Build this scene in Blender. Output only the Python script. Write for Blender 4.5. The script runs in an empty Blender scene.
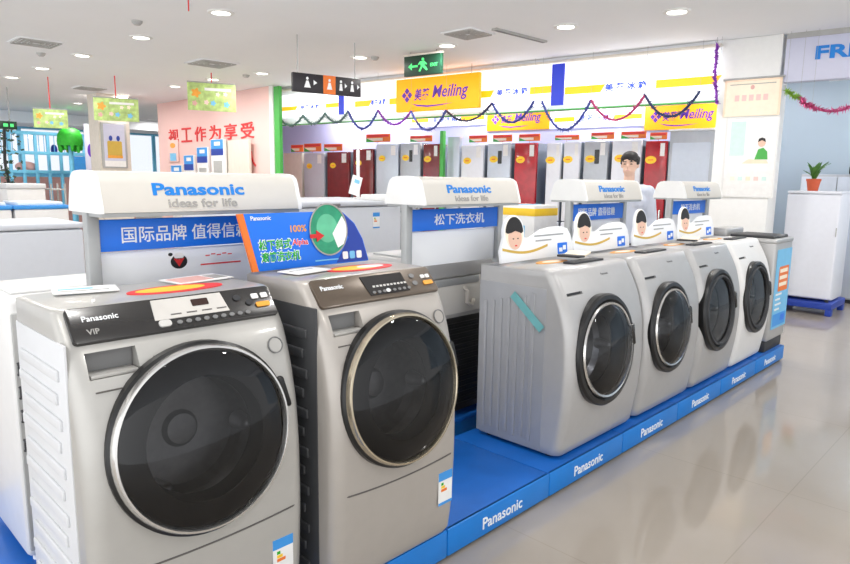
import bpy, bmesh, math, random
from mathutils import Vector as V, Matrix
random.seed(7)
R = math.radians
SC = bpy.context.scene
COL = SC.collection

# ------------------------------------------------------------ camera
AZ, PI_, RO, FPX, CH = R(44.193), R(8.935), R(0.8), 652.9, 1.45
fw = V((math.cos(AZ)*math.cos(PI_), math.sin(AZ)*math.cos(PI_), -math.sin(PI_)))
rt = fw.cross(V((0, 0, 1))).normalized()
up = rt.cross(fw)
rt, up = math.cos(RO)*rt + math.sin(RO)*up, -math.sin(RO)*rt + math.cos(RO)*up
cam = bpy.data.objects.new('camera', bpy.data.cameras.new('camera'))
COL.objects.link(cam)
cam.matrix_world = Matrix(((rt.x, up.x, -fw.x, 0), (rt.y, up.y, -fw.y, 0), (rt.z, up.z, -fw.z, CH), (0, 0, 0, 1)))
cam.data.sensor_width = 36
cam.data.lens = FPX/850*36
cam.data.clip_end = 200
SC.camera = cam

def ray(x, y):
    return rt*((x-425)/FPX) - up*((y-282)/FPX) + fw
C0 = V((0, 0, CH))
def atX(x, y, X): d = ray(x, y); return C0 + d*(X/d.x)
def atY(x, y, Y): d = ray(x, y); return C0 + d*(Y/d.y)
def atZ(x, y, Z): d = ray(x, y); return C0 + d*((Z-CH)/d.z)
def atD(x, y, t): return C0 + ray(x, y)*t
KL = 0.13                       # the shop front runs at a slight angle: X + KL*Y = const
def atL(x, y, c): d = ray(x, y); return C0 + d*(c/(d.x+KL*d.y))
ROT_L = math.atan2(-1, KL)
ROT_D = R(-90)

# ------------------------------------------------------------ materials
def mat(name, col, rough=0.5, metal=0.0, var=0.04, scale=18.0, coat=0.0, emit=0.0, bump=0.0, spec=0.5):
    m = bpy.data.materials.new(name); m.use_nodes = True
    nt = m.node_tree; b = nt.nodes['Principled BSDF']
    b.inputs['Roughness'].default_value = rough
    b.inputs['Metallic'].default_value = metal
    b.inputs['Coat Weight'].default_value = coat
    b.inputs['Coat Roughness'].default_value = 0.08
    b.inputs['Specular IOR Level'].default_value = spec
    tc = nt.nodes.new('ShaderNodeTexCoord')
    n = nt.nodes.new('ShaderNodeTexNoise'); n.inputs['Scale'].default_value = scale; n.inputs['Detail'].default_value = 3
    nt.links.new(tc.outputs['Object'], n.inputs['Vector'])
    r = nt.nodes.new('ShaderNodeValToRGB')
    c = V(col)
    r.color_ramp.elements[0].position = 0.3; r.color_ramp.elements[1].position = 0.7
    r.color_ramp.elements[0].color = (*(c*(1-var)), 1); r.color_ramp.elements[1].color = (*[min(1, k) for k in c*(1+var)], 1)
    nt.links.new(n.outputs['Fac'], r.inputs['Fac'])
    nt.links.new(r.outputs['Color'], b.inputs['Base Color'])
    if emit:
        nt.links.new(r.outputs['Color'], b.inputs['Emission Color']); b.inputs['Emission Strength'].default_value = emit
    if bump:
        bp = nt.nodes.new('ShaderNodeBump'); bp.inputs['Strength'].default_value = bump; bp.inputs['Distance'].default_value = 0.002
        nt.links.new(n.outputs['Fac'], bp.inputs['Height']); nt.links.new(bp.outputs['Normal'], b.inputs['Normal'])
    return m

def S(r, g, b):     # 0..255 display colour to linear
    f = lambda c: ((c/255+0.055)/1.055)**2.4 if c > 10 else c/255/12.92
    return (f(r), f(g), f(b))

M = {}
def mk(k, col, **kw): M[k] = mat(k, S(*col), **kw)
mk('silver_paint', (184, 182, 177), rough=.34, metal=.25, coat=.3, var=.02)
mk('warm_silver', (176, 170, 163), rough=.34, metal=.25, coat=.3, var=.02)
mk('grey_silver', (180, 179, 178), rough=.33, metal=.3, coat=.25, var=.02)
mk('shaded_side', (164, 165, 168), rough=.38, metal=.25, var=.02)  # body silver toned down for sides cut off from the daylight
mk('white_paint', (226, 225, 223), rough=.35, coat=.2, var=.015)
mk('white_side', (216, 217, 219), rough=.42, var=.015)
mk('freezer_white', (206, 209, 215), rough=.45, var=.015)
mk('white_matte', (236, 236, 234), rough=.7, var=.015)
mk('header_grey', (208, 204, 196), rough=.4, var=.015)
mk('post_grey', (170, 172, 172), rough=.35, metal=.4, var=.03)
mk('panel_black', (40, 38, 37), rough=.25, coat=.3, var=.05)
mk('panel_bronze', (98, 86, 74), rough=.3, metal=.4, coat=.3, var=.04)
mk('black', (20, 20, 21), rough=.35, var=.08)
mk('black_gloss', (16, 16, 18), rough=.12, coat=.5, var=.05)
mk('seam', (92, 88, 84), rough=.6)
mk('dark_plastic', (48, 49, 52), rough=.5, var=.06)
mk('mid_grey', (120, 120, 120), rough=.5)
mk('chrome', (215, 213, 210), rough=.18, metal=.9, var=.02)
mk('champagne', (196, 184, 162), rough=.2, metal=.85, var=.02)
mk('drum_steel', (150, 150, 150), rough=.3, metal=.9, var=.08, scale=40)
mk('gasket', (58, 60, 63), rough=.55)
mk('lcd', (206, 202, 196), rough=.3)
mk('lcd_dark', (58, 38, 34), rough=.2)
mk('display_dark', (44, 42, 42), rough=.18)
mk('button', (200, 198, 194), rough=.4)
mk('orange', (240, 165, 60), rough=.45)
mk('orange_deep', (235, 120, 40), rough=.45)
mk('platform_blue', (14, 122, 208), rough=.42, var=.05, scale=6)
mk('platform_top', (8, 98, 188), rough=.5, var=.06, scale=8)
mk('sign_blue', (14, 112, 226), rough=.4, var=.02)
mk('logo_blue', (0, 126, 214), rough=.4, var=.0)
mk('navy', (30, 62, 160), rough=.4)
mk('bright_blue', (60, 150, 225), rough=.45)
mk('light_blue', (120, 190, 230), rough=.5)
mk('text_white', (242, 244, 246), rough=.5, var=.0)
mk('text_grey', (160, 158, 154), rough=.5, var=.0)
mk('text_red', (226, 58, 58), rough=.6, var=.03)
mk('red', (206, 32, 36), rough=.4)
mk('dark_red', (116, 20, 28), rough=.2, coat=.5, var=.15, scale=9)
mk('bright_red', (176, 22, 34), rough=.2, coat=.5, var=.2, scale=9)
mk('yellow', (250, 205, 40), rough=.45)
mk('gold', (206, 172, 70), rough=.4)
mk('green', (72, 170, 74), rough=.5)
mk('leaf_green', (40, 170, 34), rough=.6, var=.15)
mk('plant_green', (70, 120, 44), rough=.5, var=.25)
mk('mint', (40, 150, 112), rough=.4, var=.15, scale=30)
mk('exit_mint', (96, 190, 150), rough=.4, var=.1)
mk('pale_mint', (206, 230, 224), rough=.6)
mk('peach', (248, 222, 196), rough=.6)
mk('side_gap_shade', (62, 63, 65), rough=.45)  # panel colour darkened for the shade in the narrow gap beside it
mk('purple', (96, 48, 176), rough=.5)
mk('teal_tape', (110, 176, 178), rough=.35, var=.06)
mk('skin', (232, 192, 170), rough=.55, var=.03)
mk('hair', (26, 22, 22), rough=.5, var=.15, scale=60)
mk('paper', (238, 237, 235), rough=.6)
mk('paper_warm', (250, 236, 214), rough=.6, var=.03)
mk('pink_wall', (240, 202, 196), rough=.7, var=.015, scale=2)
mk('pink_brick', (222, 172, 164), rough=.7)
mk('lavender', (200, 205, 246), rough=.6, var=.01, scale=2)
mk('room_wall', (166, 182, 196), rough=.6, var=.02, scale=2)
mk('fre_board', (206, 208, 228), rough=.5, var=.01)
mk('ceiling_paint', (240, 242, 245), rough=.85, var=.01, scale=1.5)
mk('vent_grey', (176, 176, 174), rough=.6)
mk('fridge_silver', (196, 204, 216), rough=.3, metal=.2, var=.02)
mk('fridge_grey', (176, 180, 186), rough=.3, metal=.4, var=.03)
mk('fridge_white', (230, 232, 240), rough=.3, coat=.3, var=.015)
mk('fridge_side', (120, 130, 144), rough=.4, var=.03)
mk('beige', (222, 214, 202), rough=.6)
mk('terracotta', (200, 88, 52), rough=.6)
mk('shirt', (206, 212, 226), rough=.8, var=.03)
mk('trousers', (44, 46, 58), rough=.85)
mk('flyer_green', (182, 206, 128), rough=.6, var=.3, scale=12)
mk('lit_white', (252, 252, 255), rough=.5, var=.0, emit=.95)
mk('lit_yellow', (255, 190, 30), rough=.5, var=.0, emit=.55)
mk('lit_meiling', (255, 168, 6), rough=.5, var=.03, scale=3, emit=.45)
mk('lit_blue', (36, 60, 205), rough=.5, var=.0, emit=.12)
mk('lit_text', (56, 92, 222), rough=.5, var=.0, emit=.25)
mk('lamp', (255, 252, 244), rough=.5, var=.0, emit=6)
mk('exit_green', (80, 220, 120), rough=.5, var=.0, emit=.7)
mk('exit_dark', (18, 58, 40), rough=.4)
mk('sign_black', (38, 34, 40), rough=.4)
mk('blue_frame', (120, 204, 240), rough=.45)
mk('carpet', (150, 160, 120), rough=.9)
mk('sky_glass', (235, 242, 248), rough=.3)

def glass_mat(name, tint, gl=.06, rough=.03):
    m = bpy.data.materials.new(name); m.use_nodes = True; nt = m.node_tree
    for n in list(nt.nodes): nt.nodes.remove(n)
    o = nt.nodes.new('ShaderNodeOutputMaterial'); mx = nt.nodes.new('ShaderNodeMixShader')
    t = nt.nodes.new('ShaderNodeBsdfTransparent'); t.inputs['Color'].default_value = (*tint, 1)
    g = nt.nodes.new('ShaderNodeBsdfGlossy'); g.inputs['Roughness'].default_value = rough
    lw = nt.nodes.new('ShaderNodeFresnel'); lw.inputs['IOR'].default_value = 1.5
    nz = nt.nodes.new('ShaderNodeTexNoise'); nz.inputs['Scale'].default_value = 3
    mr = nt.nodes.new('ShaderNodeMapRange'); mr.inputs['To Min'].default_value = rough*.8; mr.inputs['To Max'].default_value = rough*1.3
    nt.links.new(nz.outputs['Fac'], mr.inputs['Value']); nt.links.new(mr.outputs['Result'], g.inputs['Roughness'])
    nt.links.new(lw.outputs['Fac'], mx.inputs['Fac']); nt.links.new(t.outputs['BSDF'], mx.inputs[1]); nt.links.new(g.outputs['BSDF'], mx.inputs[2])
    nt.links.new(mx.outputs['Shader'], o.inputs['Surface'])
    M[name] = m
glass_mat('door_glass', (.38, .38, .39))
glass_mat('clear_door_glass', (.50, .51, .54))
glass_mat('open_door_glass', (.85, .86, .88))
glass_mat('window_glass', (.95, .97, 1.0))

def floor_mat():
    m = bpy.data.materials.new('floor_tiles'); m.use_nodes = True; nt = m.node_tree; b = nt.nodes['Principled BSDF']
    tc = nt.nodes.new('ShaderNodeTexCoord'); mp = nt.nodes.new('ShaderNodeMapping')
    mp.inputs['Location'].default_value = (0.3, 0.42, 0)
    br = nt.nodes.new('ShaderNodeTexBrick'); br.offset = 0; br.squash = 1
    br.inputs['Scale'].default_value = 1; br.inputs['Brick Width'].default_value = 1.2; br.inputs['Row Height'].default_value = 1.2
    br.inputs['Mortar Size'].default_value = .003; br.inputs['Mortar Smooth'].default_value = .3
    br.inputs['Color1'].default_value = (*S(166, 157, 146), 1); br.inputs['Color2'].default_value = (*S(168, 159, 148), 1)
    br.inputs['Mortar'].default_value = (*S(157, 148, 137), 1)
    nz = nt.nodes.new('ShaderNodeTexNoise'); nz.inputs['Scale'].default_value = 5; nz.inputs['Detail'].default_value = 5
    mx = nt.nodes.new('ShaderNodeMixRGB'); mx.blend_type = 'MULTIPLY'; mx.inputs['Fac'].default_value = .08
    nt.links.new(tc.outputs['Object'], mp.inputs['Vector']); nt.links.new(mp.outputs['Vector'], br.inputs['Vector'])
    nt.links.new(mp.outputs['Vector'], nz.inputs['Vector'])
    nt.links.new(br.outputs['Color'], mx.inputs['Color1']); nt.links.new(nz.outputs['Fac'], mx.inputs['Color2'])
    nt.links.new(mx.outputs['Color'], b.inputs['Base Color'])
    b.inputs['Roughness'].default_value = .08
    b.inputs['Specular IOR Level'].default_value = .6
    M['floor_tiles'] = m
floor_mat()

# ------------------------------------------------------------ mesh building
class MB:
    def __init__(s): s.bm = bmesh.new()
    def merge(s, b):
        me = bpy.data.meshes.new('tmp'); b.to_mesh(me); b.free(); s.bm.from_mesh(me); bpy.data.meshes.remove(me); return s
    def box(s, x0, x1, y0, y1, z0, z1, bev=0, seg=2, rot=None):
        b = bmesh.new(); bmesh.ops.create_cube(b, size=1)
        for v in b.verts: v.co = V(((v.co.x+.5)*(x1-x0)+x0, (v.co.y+.5)*(y1-y0)+y0, (v.co.z+.5)*(z1-z0)+z0))
        if bev: bmesh.ops.bevel(b, geom=b.edges[:], offset=min(bev, abs(x1-x0)*.45, abs(y1-y0)*.45, abs(z1-z0)*.45), segments=seg, profile=.5, affect='EDGES')
        if rot: bmesh.ops.transform(b, matrix=rot, verts=b.verts)
        return s.merge(b)
    def prism(s, poly, fr, d0, d1, bev=0):
        """2-D outline in frame fr=(o,u,v,n), extruded from d0 to d1 along n"""
        o, u, v, n = fr; b = bmesh.new()
        a = [b.verts.new(o+u*p[0]+v*p[1]+n*d0) for p in poly]; c = [b.verts.new(o+u*p[0]+v*p[1]+n*d1) for p in poly]
        k = len(poly)
        b.faces.new(a[::-1]); top = b.faces.new(c)
        for i in range(k): b.faces.new((a[i], a[(i+1) % k], c[(i+1) % k], c[i]))
        bmesh.ops.recalc_face_normals(b, faces=b.faces)
        if bev: bmesh.ops.bevel(b, geom=list(top.edges), offset=bev, segments=2, profile=.5, affect='EDGES')
        return s.merge(b)
    def lathe(s, prof, fr, n=48, close=False):
        """prof = [(r, d)] round the n axis of fr"""
        o, u, v, nn = fr; b = bmesh.new(); rings = []
        for r, d in prof:
            if r < 1e-6: rings.append([b.verts.new(o+nn*d)])
            else: rings.append([b.verts.new(o+nn*d+(u*math.cos(t)+v*math.sin(t))*r) for t in [2*math.pi*i/n for i in range(n)]])
        pairs = list(zip(rings, rings[1:]))
        if close: pairs.append((rings[-1], rings[0]))
        for A, B in pairs:
            for i in range(n):
                j = (i+1) % n
                if len(A) == 1 and len(B) == 1: continue
                if len(A) == 1: b.faces.new((A[0], B[j], B[i]))
                elif len(B) == 1: b.faces.new((A[i], A[j], B[0]))
                else: b.faces.new((A[i], A[j], B[j], B[i]))
        bmesh.ops.recalc_face_normals(b, faces=b.faces)
        return s.merge(b)
    def cyl(s, a, c, r, r2=None, n=20):
        a, c = V(a), V(c); r2 = r if r2 is None else r2; nn = (c-a); L = nn.length; nn = nn/L
        u = nn.orthogonal().normalized(); v = nn.cross(u)
        return s.lathe([(0, 0), (r, 0), (r2, L), (0, L)], (a, u, v, nn), n)
    def ball(s, c, r, sx=1, sy=1, sz=1, n=18):
        b = bmesh.new(); bmesh.ops.create_uvsphere(b, u_segments=n, v_segments=n*2//3, radius=r)
        for v in b.verts: v.co = V((v.co.x*sx+c[0], v.co.y*sy+c[1], v.co.z*sz+c[2]))
        return s.merge(b)
    def capsule(s, a, c, r, r2=None, n=12):
        a, c = V(a), V(c); r2 = r if r2 is None else r2; nn = (c-a); L = nn.length; nn = nn/L if L > 1e-6 else V((0, 0, 1))
        u = nn.orthogonal().normalized(); v = nn.cross(u); pr = []
        for i in range(5): t = math.pi/2*i/4; pr.append((r*math.sin(t), -r*math.cos(t)))
        for i in range(5): t = math.pi/2*i/4; pr.append((r2*math.cos(t), L+r2*math.sin(t)))
        return s.lathe(pr, (a, u, v, nn), n)
    def tube(s, pts, r, n=8):
        b = bmesh.new(); rings = []
        pts = [V(p) for p in pts]
        for i, p in enumerate(pts):
            d = (pts[min(i+1, len(pts)-1)]-pts[max(i-1, 0)]).normalized()
            ref = V((0, 0, 1)) if abs(d.z) < .9 else V((1, 0, 0))
            u = d.cross(ref).normalized(); w = d.cross(u)
            rr = r(i) if callable(r) else r
            rings.append([b.verts.new(p+(u*math.cos(t)+w*math.sin(t))*rr) for t in [2*math.pi*k/n for k in range(n)]])
        for A, B in zip(rings, rings[1:]):
            for i in range(n): b.faces.new((A[i], A[(i+1) % n], B[(i+1) % n], B[i]))
        b.faces.new(rings[0][::-1]); b.faces.new(rings[-1])
        bmesh.ops.recalc_face_normals(b, faces=b.faces)
        return s.merge(b)
    def rings(s, R_):
        b = bmesh.new(); L = [[b.verts.new(p) for p in r] for r in R_]; n = len(L[0])
        for A, B in zip(L, L[1:]):
            for i in range(n): b.faces.new((A[i], A[(i+1) % n], B[(i+1) % n], B[i]))
        b.faces.new(L[0][::-1]); b.faces.new(L[-1])
        bmesh.ops.recalc_face_normals(b, faces=b.faces)
        return s.merge(b)
    def build(s, name, m, parent=None, ang=35, cutters=(), remesh=0):
        me = bpy.data.meshes.new(name); s.bm.to_mesh(me); s.bm.free()
        o = bpy.data.objects.new(name, me); COL.objects.link(o)
        if cutters or remesh:
            for c in cutters:
                md = o.modifiers.new('b', 'BOOLEAN'); md.operation = 'DIFFERENCE'; md.object = c; md.solver = 'EXACT'
            if remesh:
                md = o.modifiers.new('r', 'REMESH'); md.mode = 'VOXEL'; md.voxel_size = remesh
                sm = o.modifiers.new('s', 'SMOOTH'); sm.iterations = 4; sm.factor = .5
            dg = bpy.context.evaluated_depsgraph_get()
            nm = bpy.data.meshes.new_from_object(o.evaluated_get(dg)); o.modifiers.clear(); o.data = nm; nm.name = name
            for c in cutters: bpy.data.objects.remove(c)
        me = o.data; me.materials.clear(); me.materials.append(M[m] if isinstance(m, str) else m)
        for p in me.polygons: p.use_smooth = True
        me.set_sharp_from_angle(angle=R(ang))
        if parent: o.parent = parent
        return o

def tag(o, label=None, cat=None, group=None, kind=None):
    if label: o['label'] = label
    if cat: o['category'] = cat
    if group: o['group'] = group
    if kind: o['kind'] = kind
    return o
def thing(name, label, cat, loc=(0, 0, 0), rz=0, group=None):
    o = bpy.data.objects.new(name, None); COL.objects.link(o); o.location = loc; o.rotation_euler = (0, 0, rz)
    o.empty_display_size = .1
    return tag(o, label, cat, group)
def copy_tree(o, parent=None):
    c = o.copy(); COL.objects.link(c)
    if parent: c.parent = parent
    for ch in list(o.children): copy_tree(ch, c)
    return c
def struct(o): o['kind'] = 'structure'; return o

def frame(o, n, vup=(0, 0, 1)):
    n = V(n).normalized(); u = V(vup).cross(n).normalized(); v = n.cross(u)
    return (V(o), u, v, n)
FRONT = (0, -1, 0)
def F0(x=0, y=0, z=0): return frame((x, y, z), FRONT)     # u=+x, v=+z, n=-y

def text(name, s, m, parent, fr, width=None, height=None, bold=0.0, depth=0.002, c=(0, 0), shear=0, cap=None):
    """lettering as a mesh centred at c in the frame"""
    cu = bpy.data.curves.new('txt', 'FONT'); cu.body = s; cu.offset = bold; cu.extrude = 0.01; cu.shear = shear; cu.resolution_u = 3
    ob = bpy.data.objects.new('txt', cu); COL.objects.link(ob)
    me = bpy.data.meshes.new_from_object(ob.evaluated_get(bpy.context.evaluated_depsgraph_get()))
    bpy.data.objects.remove(ob); bpy.data.curves.remove(cu)
    xs = [v.co.x for v in me.vertices]; ys = [v.co.y for v in me.vertices]
    w, h = max(xs)-min(xs), max(ys)-min(ys); cx, cy = (max(xs)+min(xs))/2, (max(ys)+min(ys))/2
    sx = width/w if width else height/h; sy = height/h if height else sx
    o, u, v, n = fr
    for q in me.vertices:
        x, y, z = q.co; q.co = o+u*(c[0]+(x-cx)*sx)+v*(c[1]+(y-cy)*sy)+n*(z+.01)/.02*depth
    t = bpy.data.objects.new(name, me); me.name = name; COL.objects.link(t); me.materials.clear(); me.materials.append(M[m])
    if parent: t.parent = parent
    return t

def rrect(w, h, r, n=5, cx=0, cy=0):
    P = []
    for sx, sy, a in ((1, 1, 0), (-1, 1, 90), (-1, -1, 180), (1, -1, 270)):
        for i in range(n+1):
            t = R(a+90*i/n); P.append((cx+sx*(w/2-r)+r*math.cos(t), cy+sy*(h/2-r)+r*math.sin(t)))
    return P
def ell(a, b, cx=0, cy=0, n=28): return [(cx+a*math.cos(2*math.pi*i/n), cy+b*math.sin(2*math.pi*i/n)) for i in range(n)]
def rect(x0, x1, y0, y1): return [(x0, y0), (x1, y0), (x1, y1), (x0, y1)]
def part(name, m, parent, poly, fr, d0, d1, bev=0): return MB().prism(poly, fr, d0, d1, bev).build(name, m, parent)

# ------------------------------------------------------------ the setting
CEIL = 3.0
struct(MB().box(-2, 12, -2.5, 22, -.1, 0).build('floor', 'floor_tiles'))
struct(MB().box(-5, 12, -6, 22, CEIL, CEIL+.15).build('ceiling', 'ceiling_paint'))
struct(MB().box(11.6, 11.8, -6, 22, 0, CEIL).build('wall_right', 'room_wall'))

# pillar (front face towards the aisle)
pTL, pTR = atZ(722, 40, CEIL), atZ(784, 34, CEIL)
pc = (pTL+pTR)/2; pw = (pTL-pTR).length
PR = thing('trim_1', 'white square pillar between the two shop fronts', 'pillar', (pc.x, pc.y, 0), ROT_L); PR['kind'] = 'structure'
for k in ('label', 'category'): del PR[k]
MB().box(-pw/2, pw/2, 0, .5, 0, CEIL, .01).build('pillar_shaft', 'white_matte', PR)

# shop front above the showroom
LC = 7.96
a0, a1 = atL(722, 49, LC), atL(276, 90, LC)
w = math.hypot(a1.x-a0.x, a1.y-a0.y); mid = (a0+a1)/2
FW = thing('wall_fascia', 'x', 'x', (mid.x, mid.y, 0), ROT_L); FW['kind'] = 'structure'
for k in ('label', 'category'): del FW[k]
MB().box(-w/2, w/2, .03, .25, 2.36, CEIL).build('fascia_board', 'ceiling_paint', FW)
MB().box(-w/2, w/2, -.03, .03, 2.93, 2.96, .005).build('fascia_rail', 'beige', FW)
MB().box(-w/2, w/2, -.0, .06, 2.345, 2.36, .004).build('bottom_rail', 'green', FW)

# showroom back wall, parallel to the shop front
BC = LC+2.15
b0, b1 = atL(735, 150, BC), atL(262, 150, BC)
bw = math.hypot(b1.x-b0.x, b1.y-b0.y); bm_ = (b0+b1)/2
o = MB().box(-bw/2, bw/2, 0, .12, 0, CEIL).build('wall_back', 'lavender'); o.location = (bm_.x, bm_.y, 0); o.rotation_euler.z = ROT_L; struct(o)

# pink wall on the left with its white and green edge
p0, p1 = atX(157, 104, 6.43), atX(269, 86, 6.43)
struct(MB().box(6.43, 6.63, p1.y, p0.y, 0, CEIL).build('wall_left', 'pink_wall'))
struct(MB().box(6.42, 6.50, p1.y-.12, p1.y-.002, 0, CEIL).build('trim_2', 'white_matte'))
struct(MB().box(6.44, 6.50, p1.y-.28, p1.y-.125, 0, CEIL-.02).build('trim_3', 'green'))
# far end of the mall: low brick wall, glazing, soffit
struct(MB().box(0, 8, 19.9, 20.1, 0, 1.5).build('wall_far', 'pink_brick'))
struct(MB().box(-3, 11.6, 19.0, 21.8, 2.72, CEIL-.005).build('trim_4', 'ceiling_paint'))

def window(n, x0, x1, y, z0, z1, nx, nz):
    o = bpy.data.objects.new('window_%d' % n, None); COL.objects.link(o); o.location = ((x0+x1)/2, y, z0); struct(o)
    w, h = x1-x0, z1-z0; f = MB()
    for i in range(nx+1):
        x = -w/2+w*i/nx; f.box(x-.05, x+.05, -.04, .04, 0, h, .008)
    for k in range(nz+1):
        z = h*k/nz; f.box(-w/2, w/2, -.035, .035, max(0, z-.05), min(h, z+.05), .008)
    f.build('window_frame', 'blue_frame', o)
    MB().box(-w/2, w/2, -.004, .004, 0, h).build('pane', 'window_glass', o)
window(1, 0, 7.9, 20.6, 1.5, 2.72, 6, 1)
window(2, 8.1, 11.5, 20.6, 1.2, 2.72, 4, 1)
struct(MB().box(8.0, 11.6, 20.4, 20.8, 0, 1.2).build('wall_sill', 'white_matte'))

# ------------------------------------------------------------ ceiling fittings
LP = [(221, 12), (141, 37), (82, 55), (42, 68), (12, 77), (213, 79), (262, 73), (175, 86), (124, 95), (360, 57), (447, 45), (78, 103), (677, 11), (566, 26)]
lab = ['downlight nearest the camera at the left of the ceiling', 'second downlight of the left row, left of the nearest one', 'third downlight of the left row, close to a square vent',
       'fourth downlight of the left row, right of a vent', 'downlight at the left edge of the photo, last of its row', 'downlight above the green hanging banner by the pink wall',
       'downlight just right of the green banner by the pink wall', 'downlight left of the green banner by the pink wall', 'downlight above the poster column', 'downlight above the black restroom sign',
       'downlight just right above the green exit sign', 'small far downlight above the leftmost green banner', 'downlight at the top right of the ceiling, nearest the pillar', 'faint downlight right of the long ceiling slot']
pts = [atZ(x, y, CEIL) for x, y in LP]
def downlight(p, label, group='recessed ceiling downlights'):
    t = thing('downlight', label, 'ceiling light', (p.x, p.y, CEIL), 0, group)
    fr = frame((0, 0, 0), (0, 0, -1), (0, 1, 0))
    MB().lathe([(.085, -.001), (.125, -.001), (.12, .012), (.09, .015)], fr, 32, True).build('trim_ring', 'white_matte', t)
    MB().lathe([(0, .004), (.085, .004), (.085, .0), (0, .0)], fr, 32).build('lamp_disc', 'lamp', t)
    return t
def alight(x, y, z, size, power, rot=(0, 0, 0), col=(1, .98, .95), sp=None):
    l = bpy.data.lights.new('lamp_light', 'AREA'); l.shape = 'DISK'; l.size = size; l.energy = power; l.color = col
    if sp: l.spread = sp
    o = bpy.data.objects.new('lamp_light', l); COL.objects.link(o); o.location = (x, y, z); o.rotation_euler = rot
    return o
LAMPW = 17
for p, l in zip(pts, lab):
    downlight(p, l); alight(p.x, p.y, CEIL-.03, .2, LAMPW)
for x, y in ((.8, -.5), (.8, 1.7), (.8, 3.9), (3.3, -.6), (3.3, 1.6), (3.3, 3.8), (6, -.8), (6, 1.0), (9, -.5), (.9, 6), (.9, 8.2), (-1.6, 1.5), (-1.6, 4), (5, 14.2), (3.2, 16.4), (5.6, 17), (8.2, 16.5), (8.2, 18.5)):
    alight(x, y, CEIL-.03, .2, LAMPW)  # unseen lamps extend the grid; far-end ones added to brighten the blue frames
for x, y in ((9.0, 3.2), (8.9, 5.2), (8.7, 7.2), (8.6, 9.2), (9.9, 1.2), (8.3, 10.6)):
    alight(x, y, CEIL-.03, .3, 30)  # lamps without fittings, added to brighten the showroom

VP_ = [(36, 42, .5), (212, 63, .55), (90, 88, .5), (468, 33, .42)]
vl = ['square ceiling vent at the far left, near the downlights', 'square ceiling vent above the green banner by the pink wall', 'square ceiling vent left of the poster column', 'square ceiling vent left of the long slot near the centre']
for (x, y, s), l in zip(VP_, vl):
    p = atZ(x, y, CEIL); t = thing('ceiling_vent', l, 'vent', (p.x, p.y, CEIL), 0, 'square ceiling vents')
    MB().box(-s/2, s/2, -s/2, s/2, -.012, 0, .004).build('vent_frame', 'ceiling_paint', t)
    f = MB()
    for k in range(4):
        q = s*.42-k*s*.1
        for a in (-1, 1): f.box(-q, q, a*q-.012, a*q+.012, -.022, -.010); f.box(a*q-.012, a*q+.012, -q, q, -.022, -.010)
    f.build('vent_slats', 'vent_grey', t)
q0, q1 = atZ(494, 28, CEIL), atZ(545, 41, CEIL)
d = q1-q0; m_ = (q0+q1)/2; t = thing('linear_diffuser', 'long dark slot diffuser set in the ceiling', 'vent', (m_.x, m_.y, CEIL), math.atan2(d.y, d.x))
MB().box(-d.length/2, d.length/2, -.035, .035, -.02, 0, .004).build('diffuser_frame', 'vent_grey', t); MB().box(-d.length/2+.02, d.length/2-.02, -.015, .015, -.024, -.018).build('slot', 'mid_grey', t)
for (x, y), l in zip(((137, 21), (41, 53), (375, 57), (246, 75)), ('smoke detector between the two nearest left downlights', 'tiny smoke detector near the far left vent', 'smoke detector beside the downlight over the restroom sign', 'smoke detector left of the pink wall downlight')):
    p = atZ(x, y, CEIL); o = MB().lathe([(0, .04), (.03, .04), (.05, .02), (.055, 0), (0, 0)], frame((0, 0, 0), (0, 0, -1), (0, 1, 0)), 20).build('smoke_detector', 'vent_grey'); o.location = (p.x, p.y, CEIL)
    tag(o, l, 'smoke detector', 'ceiling smoke detectors')

# ------------------------------------------------------------ display platforms
PT, PY0 = .125, 1.546
PB = [.345+.695*i for i in range(9)]
pl = ['blue platform under the black-panelled front washer', 'blue platform under the bronze-panelled washer', 'empty blue platform between the two tall washers and the small silver ones',
      'blue platform under the first small silver washer with teal tape', 'blue platform under the second small silver washer', 'blue platform under the dark-ringed silver washer', 'blue platform under the white front loader', 'blue platform at the far end under the top loader']
for i in range(8):
    x0, x1 = PB[i], PB[i+1]; wd = x1-x0-.004
    t = thing('display_platform', pl[i], 'platform', ((x0+x1)/2, PY0, 0), 0, 'blue display platforms')
    MB().box(-wd/2, wd/2, .004, .60, .105, PT, .003).build('platform_top', 'platform_top', t)
    MB().box(-wd/2, wd/2, 0, .02, .012, PT, .006).build('fascia', 'platform_blue', t)
    f = MB()
    f.box(-wd/2, -wd/2+.02, .02, .60, .012, .105); f.box(wd/2-.02, wd/2, .02, .60, .012, .105); f.box(-wd/2, wd/2, .58, .60, .012, .105); f.build('side_boards', 'platform_blue', t)
    MB().box(-wd/2+.02, wd/2-.02, .03, .57, 0, .02).build('plinth_base', 'black', t)
    text('brand_lettering', 'Panasonic', 'text_white', t, F0(0, 0, .066), width=.27, bold=.012, depth=.0015)
# platforms of the row behind
bl = {0: 'blue platform of the row behind, under the white washer at left', 3: 'blue platform behind, under the grey washer seen from its back', 4: 'blue platform behind, under the washer with the yellow-topped carton'}
for i, l in bl.items():
    xc = {0: .815, 3: 2.72, 4: 3.62}[i]
    t = thing('display_platform', l, 'platform', (xc, 2.30, 0), 0, 'blue display platforms')
    MB().box(-.34 if i else -.62, .345, 0, .75, .1, PT, .003).build('platform_top', 'platform_top', t)
    MB().box(-.34 if i else -.62, .345, .01, .74, 0, .1).build('side_boards', 'platform_blue', t)

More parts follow.
